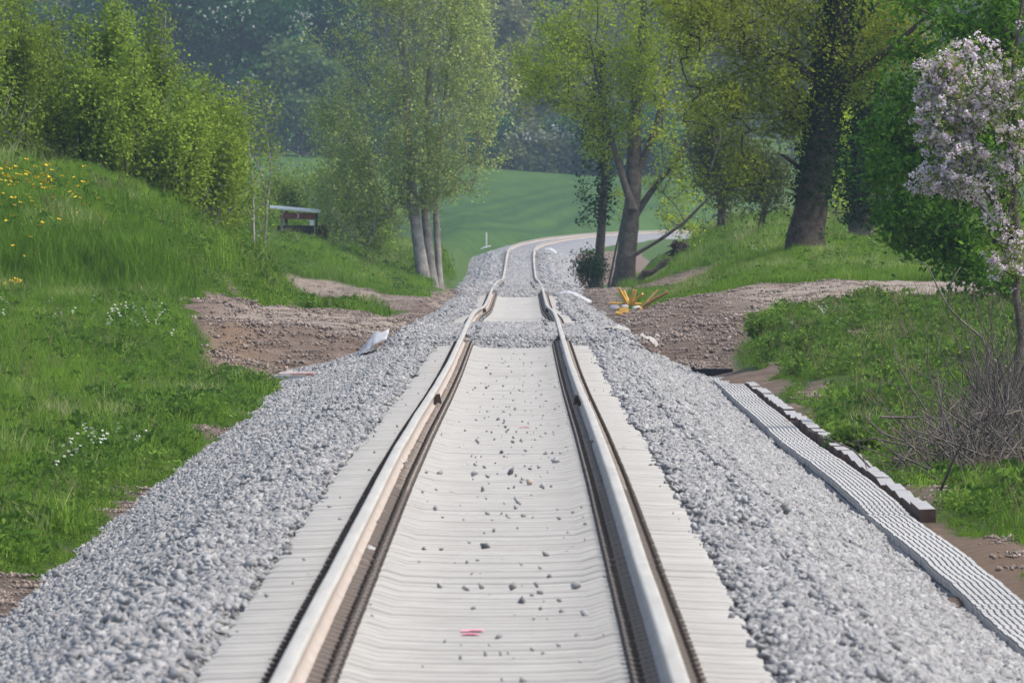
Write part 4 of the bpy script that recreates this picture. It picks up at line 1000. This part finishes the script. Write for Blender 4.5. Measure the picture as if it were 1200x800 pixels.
# field maple right of the track
D = 450
make_tree("maple_tree", P(730, 337, D), [(pl(D, (729,338), (735,285), (741,235), (742,190), (745,120), (752,40), (756,-60)), .34, .06),
          (pl(D-.3, (741,245), (727,200), (712,150), (700,95,.3), (690,40,.5)), .13, .03), (pl(D+.3, (741,255), (770,215), (795,185), (812,150), (825,100)), .14, .03), (pl(D-.5, (740,300), (770,283), (800,262), (830,232), (845,215)), .13, .03), (pl(D, (742,215), (768,150), (785,80), (790,0)), .12, .03)],
          [blob(700, 60, D, 85, 95, 2.0, 2.2), blob(770, 30, D, 70, 110, 2.0, 1.6), blob(650, 85, D, 55, 60, 1.2, 1.1), blob(745, 140, D, 70, 70, 1.6, .9), blob(805, 130, D, 45, 80, 1.3, .7), blob(800, 235, D, 45, 40, 1.0, .35), blob(725, -60, D, 95, 70, 2.1, .8), blob(715, 170, D, 35, 45, .9, .35)],
          1350, 26, .046, L_MAPLE, M_BARK_MID, "yellow-green leafed tree with thick forked trunk right of the track", seed=12, asp=.75, clump_k=7, clump_keep=.35, rise=.55, seg=.5, sig=.17, crown_from=.35, tip=.0055, shell=.45,
          shape=lambda T: np.abs(vnoise(T[:, 0]*1.1, T[:, 2]*1.1+T[:, 1], 81)) > .08)
# ivy-clad stem and thin sapling beside it
def ivy(root, base, Pn, par, tips, r_): pass
D = 452
def ivy_tree(name, base, trunk, r0, r1, y0, y1, n, label, seed, blobs, nt=60, lm=L_IVY, ivyw=.10):
    def ex(root, base, Pn, par, tips, r_):
        q, t = resample(trunk, .1); z = q[:, 2]; k = r_.integers(0, len(q), n); C = q[k]; ok = (C[:, 2] > y0) & (C[:, 2] < y1); C = C[ok]; tt = t[k][ok]
        rr = r0+(r1-r0)*tt; a = r_.uniform(0, 6.28, len(C)); w_ = (rr+np.abs(r_.normal(0, ivyw, len(C))))[:, None]
        C = C+np.stack([np.cos(a), np.sin(a), 0*a], -1)*w_+r_.normal(0, .05, C.shape)
        v, f = leaf_quads(C, .055, r_, .3); obj_np("ivy", v-base, f, L_IVY, parent=root, attrs={'tone': ('FACE', 'FLOAT', r_.uniform(0, 1, len(C)))})
    return make_tree(name, base, [(trunk, r0, r1)], blobs, nt, 22, .055, lm, M_BARK_MID, label, seed=seed, rise=.3, sig=.15, crown_from=.4, extra=ex)
ivy_tree("ivy_clad_tree", P(700, 336, D), pl(D, (700,338), (703,285), (707,235), (709,180), (706,130), (704,60)), .17, .05, P(0, 262, D)[2], P(0, 60, D)[2], 2600,
         "slender dark ivy-clad tree just left of the forked trunk", 13, [blob(702, 150, D, 30, 60, .8), blob(690, 235, D, 26, 40, .6, .5)], 90, m_leaf("ivy_tree_leaf", (.03, .06, .025), (.06, .10, .035), .3))
make_tree("sapling_tree", P(713, 334, D), [(pl(D, (713,336), (720,300), (728,262), (735,225)), .045, .015)], [blob(733, 235, D, 18, 30, .5)], 25, 14, .05, L_MAPLE, M_BARK_MID, "thin leaning sapling between ivy-clad stem and forked trunk", seed=14, sig=.12)

# great oak right
D = 300
def oak_ivy(root, base, Pn, par, tips, r_):
    q, t = resample(pl(D, (943,278), (957,200), (968,120), (980,30), (988,-60)), .08); n = 6500; k = r_.integers(0, len(q), n); C = q[k]
    hide = r_.uniform(0, 1, n) < np.where(C[:, 2] > P(0, 235, D)[2], .95, .12)
    C = C[hide]; C[:, 2] += r_.uniform(-.1, .1, len(C)); rr = .36-.12*t[k][hide]; a = r_.uniform(0, 6.28, len(C)); C = C+np.stack([np.cos(a), np.sin(a), 0*a], -1)*(rr+np.abs(r_.normal(0, .09, len(C))))[:, None]
    v, f = leaf_quads(C, .045, r_, .3); obj_np("ivy", v-base, f, L_IVY, parent=root, attrs={'tone': ('FACE', 'FLOAT', r_.uniform(0, 1, len(C)))})
make_tree("oak_tree", P(943, 279, D), [(pl(D, (942,281), (950,235), (957,200), (968,120), (980,30), (988,-60), (990,-140)), .37, .16), (pl(D, (972,105), (1003,85,-.4), (1040,60,-.8), (1085,20,-1)), .20, .06),
          (pl(D, (968,110), (930,70,-.3), (880,50,-.6), (820,45,-.6)), .14, .03), (pl(D, (975,60), (930,15,.5), (870,-10,.9), (800,-20,1)), .13, .03), (pl(D+.2, (955,210), (915,180,-.6), (870,178,-.9), (835,188,-1.1)), .09, .02), (pl(D, (962,160), (915,128,.3), (860,118,.5), (815,125,.6)), .09, .02)],
          [blob(880, 30, D, 95, 60, 1.7, 2.2), blob(870, 130, D, 75, 50, 1.4, 1.5), blob(870, 205, D, 55, 32, 1.1, .5), blob(815, 20, D, 50, 50, 1.1, .9), blob(1010, 20, D, 75, 65, 1.6, 1.4), blob(940, -50, D, 160, 70, 2.3, 2), blob(955, 90, D, 60, 80, 1.5, 1.0), blob(905, 90, D, 60, 60, 1.3, 1.0), blob(1050, 60, D, 50, 40, 1.2, .6)],
          1900, 17, .036, L_OAK, M_BARK_DARK, "massive dark oak leaning right with bronze young leaves", seed=15, asp=.75, clump_k=7, clump_keep=.4, rise=.05, seg=.35, sig=.15, crown_from=.12, tip=.0045, shell=.5, extra=oak_ivy)
D = 316
ivy_tree("ivy_clad_tree", P(1008, 272, D), pl(D, (1007,276), (1012,220), (1016,150), (1015,60), (1010,-50)), .27, .12, P(0, 262, D)[2], P(0, -50, D)[2], 6500,
         "ivy-covered trunk standing close behind the big oak", 16, [blob(1020, 60, D, 55, 90, 1.3), blob(1012, 190, D, 30, 40, .7, .4)], 180, L_CHEST, .14)

# leafy chestnut at the right edge
D = 212
make_tree("chestnut_tree", [P(1186, 372, D)[0], D, float(ground(np.array(P(1186, 372, D)[0]), np.array(D)))-.02], [(pl(D, (1186,376), (1184,300), (1180,220), (1176,120), (1172,20), (1170,-80)), .17, .06), (pl(D, (1184,260), (1140,210), (1095,180), (1050,160)), .07, .02), (pl(D, (1180,180), (1130,110), (1080,90), (1030,110)), .07, .02), (pl(D, (1185,300), (1150,270), (1115,270), (1085,285)), .06, .015)],
          [blob(1095, 175, D, 68, 55, 1.0, 2.2), blob(1085, 245, D, 62, 45, .9, 1.5), blob(1060, 140, D, 48, 52, .8, 1.2), blob(1130, 60, D, 75, 60, 1.1, 1.6), blob(1130, 300, D, 42, 30, .8, .7), blob(1185, 150, D, 80, 120, 1.2, 1.8), blob(1150, -20, D, 110, 60, 1.3, 1.6), blob(1045, 215, D, 35, 50, .7, .7), blob(1170, 325, D, 35, 22, .6, .5)],
          850, 26, .050, L_CHEST, M_BARK_DARK, "dense fresh-green broadleaf tree behind the blossoming tree at right edge", seed=17, clump_k=9, clump_f=.34, clump_keep=.25, rise=.1, seg=.35, sig=.11, crown_from=.2, shell=.4, droop=.08, upb=.7, asp=.5)

# apple tree in blossom
D = 166
def blossoms(root, base, Pn, par, tips, r_):
    T = Pn[tips]; c = (T[:, 0] < P(1172, 0, D)[0]) & (T[:, 2] > P(0, 250, D)[2])
    pr_ = np.where(c, .72, .25); ok = r_.uniform(0, 1, len(T)) < pr_; T = T[ok]; t2 = Pn[par[tips]][ok]; t3 = Pn[par[par[tips]]][ok]
    n = 15; balls = np.concatenate([T, t2, (T+t2)/2, t3])+r_.normal(0, .02, (4*len(T), 3)); C = np.repeat(balls, n, 0)+r_.normal(0, .023, (len(balls)*n, 3))
    v, f_ = leaf_quads(C, .017, r_, .5, .9); obj_np("blossom", v-base, f_, L_BLOSSOM, parent=root, attrs={'tone': ('FACE', 'FLOAT', r_.uniform(0, 1, len(C)))})
ab = P(1194, 470, D)
make_tree("apple_tree", ab, [(pl(D, (1197,480), (1191,436), (1198,392), (1190,345), (1197,300), (1188,245), (1192,170), (1186,90), (1198,0)), .06, .02), (pl(D, (1195,320), (1170,240), (1140,170), (1115,110), (1098,70)), .05, .01), (pl(D, (1192,280), (1150,215), (1110,165), (1085,130)), .045, .01), (pl(D, (1190,200), (1175,120), (1160,60)), .04, .01)],
          [blob(1118, 135, D, 42, 60, .55, 2.2), blob(1105, 210, D, 40, 28, .45, 1.0), blob(1082, 130, D, 22, 50, .3, .5), blob(1155, 95, D, 45, 55, .6, 1.2), blob(1185, 170, D, 45, 110, .7, 2), blob(1110, 85, D, 30, 40, .4, .8), blob(1225, 110, D, 55, 110, .8, 1.5), blob(1185, 300, D, 38, 40, .6, .9), blob(1150, 200, D, 40, 50, .5, .8)],
          760, 14, .024, L_APPLE, M_BARK_MID, "small tree in pale pink blossom at the right edge", seed=18, rise=.6, seg=.2, sig=.05, crown_from=.3, tip=.0026, extra=blossoms, shell=.5, along=1.0)

# thicket of young trees on the left mound
rt = np.random.default_rng(5)
thk = [(-12, 200, 268, 70, -60, "leftmost young tree of the thicket, cut by the frame edge"), (28, 200, 272, 62, -30, "young tree above the dandelions, second in the left thicket"), (62, 202, 276, 55, 5, "slim green young tree behind the dandelion slope"),
       (98, 205, 270, 55, 20, "bushy young tree left of the tallest thicket spire"), (132, 210, 275, 50, -40, "tallest spire-topped young tree of the left thicket"), (160, 222, 268, 50, 40, "young tree between the two thicket spires"),
       (190, 240, 272, 46, -12, "narrow upright young tree, right-hand spire of the thicket"), (215, 262, 270, 44, 75, "rounded leafy shrub tree right of the thicket spires"), (238, 285, 274, 42, 95, "leafy bush overhanging the mound's right flank"), (262, 302, 280, 38, 105, "lowest bush of the thicket next to the bare pale stems")]
for i, (a, b, d_, w_, top, lab) in enumerate(thk):
    h = b-top; dz = d_+rt.uniform(-1, 2)
    bs = np.array(P(a, b, dz)); bs[2] = float(ground(np.array(bs[0]), np.array(dz)))-.03
    yb = 224+(CZ-bs[2])*FPX/dz
    trs = []; bls = [blob(a, yb-h*.25, dz, w_*1.0, h*.24, .8, 1.5)]
    for k_ in range(6):
        off = rt.uniform(-1.1, 1.1)*w_*.7 if k_ else 0.0; hh = h*(1.0-.45*abs(off)/w_)*rt.uniform(.72, 1.0) if k_ else h; dy_ = rt.uniform(-.9, .9)
        trs.append((pl(dz, (a+off*.35, yb+4, dy_*.3), (a+off*.75+rt.uniform(-4, 4), yb-hh*.4, dy_*.7), (a+off+rt.uniform(-5, 5), yb-hh*.9, dy_)), .045 if k_ == 0 else .03, .008))
        bls.append(blob(a+off, yb-hh*.62, dz+dy_, w_*.32, hh*.26, .45, 1.0)); bls.append(blob(a+off+rt.uniform(-6, 6), yb-hh*.88, dz+dy_, w_*.15, hh*.14, .22, .28))
    make_tree("young_tree", bs, trs, bls,
              440, 24, .034, L_THICK, M_BARK_MID if i % 2 else M_BARK_PALE, lab, group="thicket on the left mound", seed=100+i, asp=.75, rise=.9, seg=.4, sig=.15, crown_from=.12, shell=.6, tip=.0045, along=1.6)
for i, (tr_, bl, lab) in enumerate([(((299,322), (297,270), (296,215), (290,160), (284,120)), [(287, 130, 26, 40), (296, 220, 22, 40)], "pale thin stem with sparse leaves at the thicket's right end"),
                                   (((303,328), (310,285), (313,245), (308,210), (298,180), (288,165)), [(310, 130, 22, 40), (318, 180, 20, 30), (300, 250, 24, 40)], "crooked pale stem with few leaves left of the shelter")]):
    D = 287+3*i; bs = P(tr_[0][0], tr_[0][1]+2, D)
    tks = [(pl(D, *tr_), .035, .012)]
    if i: tks.append((pl(D, (313,240), (318,200), (313,160), (308,120)), .02, .006)); tks.append((pl(D, (306,305), (290,318), (268,322)), .025, .012))
    make_tree("sapling_tree", bs, tks, [blob(a, b, D, c, e_, .5) for a, b, c, e_ in bl], 110, 9, .036, L_THICK, M_BARK_PALE, lab, seed=130+i, rise=.6, sig=.10, seg=.3, crown_from=.3, tip=.003)

# shrubs
def shrub(name, a, b, d_, rx, ry, n, nl, leaf, lm, bark, lab, seed, rise=.8, grp=None, sig=.16, shell=.5, tip=.004, stems=4):
    r_ = np.random.default_rng(seed); bs = P(a, b, d_); u = d_/FPX; h = 2*ry
    trs = [(pl(d_, (a+r_.uniform(-.1, .1)*rx, b+2), (a+r_.uniform(-.4, .4)*rx, b-h*.35, r_.uniform(-.3, .3)), (a+r_.uniform(-.7, .7)*rx, b-h*.65, r_.uniform(-.5, .5))), .03+.01*rx*u, .01) for _ in range(stems)]
    return make_tree(name, bs, trs, [blob(a, b-ry, d_, rx, ry, rx*u*.9, 2), blob(a-rx*.35, b-ry*1.2, d_, rx*.55, ry*.7, rx*u*.6, 1), blob(a+rx*.35, b-ry*1.05, d_, rx*.5, ry*.6, rx*u*.6, 1)], n, nl, leaf, lm, bark, lab, "shrub", grp, seed=seed, rise=rise, sig=sig, shell=shell, crown_from=.1, tip=tip, kb=3, seg=.5)
shrub("willow_shrub", 425, 318, 445, 52, 62, 420, 26, .05, L_WILLOW, M_BARK_MID, "pale green feathery shrub left of the poplar stems", 201, 1.0)
shrub("willow_shrub", 395, 285, 470, 42, 50, 300, 24, .05, L_WILLOW, M_BARK_MID, "pale green shrub directly right of the shelter", 202, 1.0)
shrub("willow_shrub", 340, 262, 480, 38, 34, 260, 24, .05, L_WILLOW, M_BARK_MID, "low feathery shrub behind the shelter roof", 203, 1.0)
shrub("low_shrub", 692, 335, 448, 16, 20, 130, 24, .04, L_IVY, M_BARK_DARK, "small dark green bush at the foot of the ivy-clad stem", 204, .5)
shrub("dense_shrub", 845, 262, 400, 42, 70, 420, 20, .05, L_SHRUB, M_BARK_MID, "grey-green twiggy shrub between forked trunk and oak", 205, .9, "shrubs behind the right verge")
shrub("dense_shrub", 893, 255, 380, 38, 46, 320, 20, .05, L_SHRUB, M_BARK_DARK, "dark twiggy shrub just left of the oak trunk", 206, .9, "shrubs behind the right verge")
shrub("dense_shrub", 1050, 268, 345, 55, 85, 420, 22, .05, L_CHEST, M_BARK_DARK, "green shrub right of the ivy-covered trunk", 207, .7, "shrubs behind the right verge")
shrub("dense_shrub", 975, 262, 385, 45, 90, 380, 20, .055, L_MAPLE, M_BARK_MID, "light green shrub seen behind the oak trunk", 208, .8, "shrubs behind the right verge")
shrub("low_shrub", 282, 335, 276, 26, 14, 120, 14, .03, L_SHRUB, M_BARK_DARK, "dull twiggy bush on the mound's right flank above the earth ramp", 210, .6, None, .08)
for k_, (a_, b_, d_, rx_, ry_, lab_) in enumerate([(900, 402, 222, 30, 14, "leafy weed clump at the brown earth's edge above the edging"), (1020, 372, 229, 24, 11, "tall grassy clump at the front edge of the pale dirt road"), (1060, 448, 182, 34, 16, "bushy weed clump in the middle of the right-hand hollow"), (1000, 500, 152, 28, 13, "dark leafy clump close behind the edging blocks"), (1130, 440, 186, 30, 16, "leafy clump left of the blossoming tree's trunk"), (955, 425, 207, 22, 10, "low green clump beside the bare earth patch")]):
    q_ = P(a_, b_, d_); gz_ = float(ground(np.array(q_[0]), np.array(d_))); shrub("weed_clump", a_, 224+(CZ-gz_)*FPX/d_, d_, rx_, ry_, 150, 22, .03, M_WEED, M_BARK_MID, lab_, 240+k_, .5, None, .06, .6, .003)
shrub("low_shrub", 285, 468, 196, 22, 11, 120, 20, .03, L_WEED if False else M_WEED, M_BARK_DARK, "low leafy green clump at the ballast edge before the pit", 209, .4, None, .05, .6, .003)
# dry brown brush beside the shelter
M_DRY = m_simple("dry_brush", (0.14, 0.085, 0.06), (0.26, 0.17, 0.12), 9)
m = MB(); r_ = np.random.default_rng(9); c0 = P(377, 283, 431)
for i in range(160):
    a = r_.uniform(0, 6.28); q = np.array([r_.normal(0, .06), r_.normal(0, .1), 0]); t_ = q+np.array([r_.normal(.02, .09), r_.normal(0, .12), r_.uniform(.25, .55)])
    m.tube([q, (q+t_)/2+r_.normal(0, .04, 3), t_], [.009, .008, .004], 3, cap=False)
m.obj("brush_bundle", M_DRY, label="heap of dry brown brush leaning on the shelter's right side", cat="brush").location = c0
# brush pile and bare branches on the right
m = MB(); r_ = np.random.default_rng(10); c0 = P(1140, 578, 138)
for i in range(900):
    a = np.array([r_.normal(.12, .34), r_.normal(1.0, 2.2), abs(r_.normal(0, .28))]); L = r_.uniform(.25, .8); az = r_.uniform(-3, 3); el = r_.uniform(-.2, 1.3)
    dr = np.array([math.sin(az)*math.cos(el), math.cos(az)*math.cos(el)*r_.choice([-1, 1]), math.sin(el)])
    b_ = a+dr*L*.5+r_.normal(0, .05, 3); c_ = b_+(dr+r_.normal(0, .45, 3)*np.array([1, 1, .5]))*L*.5
    r0 = r_.uniform(.004, .013); m.tube([a, b_, c_], [r0, r0*.8, r0*.35], 4, cap=False)
m.obj("brush_pile", m_simple("dark_dead_twig", (0.045, 0.037, 0.032), (0.15, 0.125, 0.105), 9, 0.9), label="tangled pile of dead brown twigs below the blossoming tree", cat="brush").location = c0
m = MB(); r_ = np.random.default_rng(19); c0 = P(1180, 500, 150)
for i in range(300):
    a = np.array([r_.normal(.0, .22), r_.normal(0, 1.2), r_.uniform(-.1, .1)]); L = r_.uniform(.4, 1.3); el = r_.uniform(.6, 1.5); az = r_.uniform(0, 6.28)
    dr = np.array([math.cos(az)*math.cos(el), math.sin(az)*math.cos(el), math.sin(el)]); b_ = a+dr*L*.5+r_.normal(0, .05, 3); c_ = b_+(dr+r_.normal(0, .4, 3))*L*.5
    r0 = r_.uniform(.003, .010); m.tube([a, b_, c_], [r0, r0*.8, r0*.3], 4, cap=False)
m.obj("bare_shrub", bpy.data.materials["dark_dead_twig"], label="bare twiggy shrub around the blossoming tree's trunk", cat="shrub").location = c0
def bough(name, d_, lines, lab, mat=M_TWIG):
    m = MB()
    for pts_, r0, r1 in lines:
        q = np.array(pl(d_, *pts_)); q, t = resample(q, .12); m.tube(q, r0+(r1-r0)*t, 6)
    return m.obj(name, mat, label=lab, cat="branch", loc=P(lines[0][0][0][0], lines[0][0][0][1], d_), smooth=True)
bough("bare_branch", 160, [(((1188,470), (1185,432), (1165,426), (1150,395), (1122,372), (1112,360), (1100,340), (1088,312), (1075,305)), .022, .006), (((1111,358), (1112,340), (1117,325), (1126,312)), .010, .005)], "long bare branch reaching left from the blossoming tree's trunk")
bough("bare_branch", 152, [(((1094,506), (1084,478), (1068,455), (1055,430), (1047,405)), .013, .006), (((1084,478), (1072,486), (1050,492)), .008, .004)], "thin leaning dead stem left of the brush pile")
bough("bare_branch", 138, [(((1085,585), (1095,545), (1120,520), (1150,516), (1180,505)), .016, .008)], "pale bent dead branch on the brush pile")
bough("bare_branch", 390, [(((832,200), (845,160), (838,130)), .03, .01), (((842,170), (830,150)), .02, .008)], "bare pale branch among the twiggy shrubs", M_TWIG)
lg = [P(a_, b_, 456) for a_, b_ in ((742, 333), (762, 318), (785, 306), (806, 294), (823, 286))]
lq, lt = resample(lg, .25); m = MB(); rl_ = np.random.default_rng(35)
m.tube(lq+rl_.normal(0, .035, lq.shape), .13-.05*lt+rl_.normal(0, .015, len(lq)), 8)
lo = m.obj("fallen_log", M_BARK_DARK, label="dark gnarled log lying along the eroded bank right of the forked trunk", cat="log", loc=lg[0], smooth=True)
# uprooted stump at the top of the eroded cut
rs2 = np.random.default_rng(33); m = MB()
for i in range(46):
    v = rs2.normal(size=3); v /= np.linalg.norm(v); m.tube([v*.12, v*rs2.uniform(.2, .3)+rs2.normal(0, .03, 3), v*rs2.uniform(.3, .46)*np.array([1, 1, .75])+rs2.normal(0, .06, 3)], [.07, .045, .012], 5)
m.tube([(0, 0, -.3), (0, 0, .2)], [.2, .22], 9)
m.obj("root_stump", M_BARK_DARK, label="dark tangled root stump at the top of the eroded bank", cat="stump").location = P(796, 292, 452)

# ------------------------------------------------------------------ far trees
def far_tree_parts(name, h, w_, seed, nt, nl, leaf, lm, bark, candle=None, base_h=.12, shell=.4, nb=24):
    """meshes round the origin: trunk, branches, crown (+ bloom)"""
    r_ = np.random.default_rng(seed); tk = [([(0, 0, -1), (r_.normal(0, .2), 0, h*.35), (r_.normal(0, .4), 0, h*.8)], .028*h*.6, .08)]
    bl = [((0, 0, h*.52), (w_*.36, w_*.36, h*.40), 1.4)]
    for k_ in range(nb):
        a = r_.uniform(0, 6.28); z = r_.uniform(base_h, .85); rr = w_*.36*math.sin(pi*min(.95, .25+z*.75))
        bl.append(((rr*math.cos(a), rr*math.sin(a), h*z), (w_*r_.uniform(.10, .17),)*2+(h*r_.uniform(.05, .09),), .22))
    T = in_blobs(bl, nt, r_, shell); T = T[T[:, 2] > h*base_h*.4]
    Pn, par, R, ntr, tips = skeleton(tk, T, r_, .4, 2.2, .1, .02, .42)
    a, f = trunk_tube(*tk[0], r_, 8); e = np.arange(ntr, len(Pn)); bv, bf = tubes_np(Pn[par[e]], Pn[e], np.minimum(R[par[e]], R[e]*1.5), R[e], 3)
    ti = np.repeat(tips, nl); C = Pn[ti]+r_.normal(0, leaf*2.0, (len(ti), 3)); lv, lf = leaf_quads(C, leaf, r_, .6, .7)
    tone = np.clip(np.repeat(r_.uniform(.1, .9, len(tips)), nl)*.6+r_.uniform(0, .4, len(C)), 0, 1)
    out = [("trunk", mesh_np("trunk", a, f, [bark], smooth=True)), ("branches", mesh_np("branches", bv, bf, [bark])), ("crown", mesh_np("crown", lv, lf, [lm], attrs={'tone': ('FACE', 'FLOAT', tone)}))]
    if candle:
        cen = np.array([0, 0, h*.5]); q = C; o_ = (q-cen)/np.array([w_*.5, w_*.5, h*.5]); rad = np.linalg.norm(o_, axis=1); q = q[rad > np.quantile(rad, .45)]
        q = q[r_.uniform(0, 1, len(q)) < candle]; dirs = (q-cen)/np.linalg.norm(q-cen, axis=1, keepdims=True); q = q+dirs*leaf*1.2
        C = np.repeat(q, 2, 0)+r_.normal(0, .06, (len(q)*2, 3)); lv, lf = leaf_quads(C, .14, r_, 0, .65)
        out.append(("bloom", mesh_np("bloom", lv, lf, [L_CANDLE], attrs={'tone': ('FACE', 'FLOAT', r_.uniform(0, 1, len(C)))})))
    return out
def place(parts, name, a, d_, lab, grp, s=1.0, rz=0.0, py=None, cat="tree"):
    X = P(a, 0, d_)[0]; z = float(ground(np.array(X), np.array(d_)))-.1
    t = thing(name, (X, d_, z), lab, cat, grp, rz); t.scale = (s, s, s)
    for nm, me in parts: link(bpy.data.objects.new(nm, me), t)
    return t
CH = [far_tree_parts("c", 22, 12, 300+i, 620, 20, .26, L_DARKFAR, M_BARK_DARK, .18, .02) for i in range(3)]
for i, (a, d_, s, lab) in enumerate([(20, 1335, 1.0, "far flowering chestnut behind the thicket's left end"), (130, 1328, 1.05, "far flowering chestnut showing between the thicket spires"), (205, 1322, 1.0, "far dark chestnut with white blossom just right of the thicket spires"), (285, 1326, 1.1, "broad dark chestnut full of white blossom above the shelter"), (372, 1338, 1.0, "dark blossoming chestnut partly behind the poplar's left side")]):
    place(CH[i % 3], "chestnut_tree", a, d_, lab, "flowering chestnuts beyond the field", s, i*1.9)
LT = far_tree_parts("l", 11.5, 10, 320, 420, 20, .24, L_MIDFAR, M_BARK_MID, None, .05)
place(LT, "round_tree", 352, 1316, "round pale green tree in front of the dark chestnuts", None, 1.0, .5)
HD = [far_tree_parts("h", 5.5, 7, 330+i, 260, 20, .2, L_DARKFAR, M_BARK_DARK, None, .0) for i in range(2)]
HW = far_tree_parts("w", 4.5, 7.5, 340, 280, 18, .2, L_SHRUB, M_BARK_DARK, None, .0)
HW.append(("bloom", (lambda q: mesh_np("bloom", q[0], q[1], [L_HAW], attrs={'tone': ('FACE', 'FLOAT', np.linspace(0, 1, len(q[1])))}))(leaf_quads(np.random.default_rng(4).normal(0, 1, (320, 3))*np.array([1.6, 1.6, .5])+np.array([0, -.8, 3.4]), .16, np.random.default_rng(5)))))
for i, (a, d_, s, lab) in enumerate([(575, 1318, 1.0, "dark hedge bush at field edge just right of the poplar"), (682, 1316, 1.1, "dark hedge bush at field edge left of the ivy-clad stem"), (755, 1318, 1.2, "dark hedge bush at field edge behind the forked trunk"), (450, 1318, 1.1, "dark hedge bush at field edge behind the poplar crown")]):
    place(HD[i % 2], "hedge_bush", a, d_, lab, "hedge along the field edge", s, i*1.3, cat="bush")
place(HW, "hawthorn_bush", 632, 1315, "hawthorn bush with whitish bloom at the field's far edge", None, 1.0, .2, cat="bush")
# the wooded hillside behind reads as one mass
rf = np.random.default_rng(77)
FV = [far_tree_parts("f", 17, 9, 350+i, 330, 13, .26, L_GREYFAR, M_BARK_PALE, None, .15, .6) for i in range(3)]
wood = []
VB = []; FB = []; TB = []; kb_ = 0; VL = []; FL = []; TL = []; kl = 0
def get(me): 
    v = np.zeros(len(me.vertices)*3, np.float32); me.vertices.foreach_get("co", v); f = np.zeros(len(me.loops), np.int32); me.loops.foreach_get("vertex_index", f); return v.reshape(-1, 3), f.reshape(-1, 4)
FG = []
for parts in FV:
    dct = dict(parts); tn = np.zeros(len(dct["crown"].polygons), np.float32); dct["crown"].attributes["tone"].data.foreach_get("value", tn)
    FG.append((get(dct["trunk"]), get(dct["branches"]), get(dct["crown"]), tn))
for d_, step in ((1352, 75), (1395, 80), (1440, 90)):
    for a in np.arange(-140, 1340, step):
        g = FG[rf.integers(0, 3)]; s = rf.uniform(.85, 1.2); th = rf.uniform(0, 6.28); X = P(a+rf.uniform(-25, 25), 0, d_)[0]; dd = d_+rf.uniform(-12, 12)
        o_ = np.array([X, dd, float(ground(np.array(X), np.array(dd)))-.3]); Rm = np.array([[math.cos(th), -math.sin(th), 0], [math.sin(th), math.cos(th), 0], [0, 0, 1]])*s
        for (v, f) in g[:2]: VB.append(v@Rm.T+o_); FB.append(f+kb_); kb_ += len(v)
        v, f = g[2]; VL.append(v@Rm.T+o_); FL.append(f+kl); kl += len(v); TL.append(np.clip(g[3]+rf.uniform(-.25, .25), 0, 1))
mv = np.concatenate(VB+[v for v in VL]); nb_ = sum(len(v) for v in VB); FFb = np.concatenate(FB); FFl = np.concatenate(FL)+nb_
obj_np("far_woodland", mv, np.concatenate([FFb, FFl]), [M_BARK_PALE, L_GREYFAR], mi=np.concatenate([np.zeros(len(FFb)), np.ones(len(FFl))]), attrs={'tone': ('FACE', 'FLOAT', np.concatenate([np.zeros(len(FFb)), np.concatenate(TL)]))}, kind="stuff", label="hazy wooded hillside beyond the green field")

# ------------------------------------------------------------------ haze
t = NT("haze_air"); pv = t.n("ShaderNodeVolumePrincipled"); pv.inputs["Color"].default_value = (0.60, 0.77, 1.0, 1)
pv.inputs["Density"].default_value = 0.00009; pv.inputs["Anisotropy"].default_value = 0.0
t.l(pv.outputs[0], t.out.inputs["Volume"])
m = MB(); m.box((0, 1270, 31), (1500, 2740, 70.4)); hz = m.obj("haze", t.m, kind="stuff")
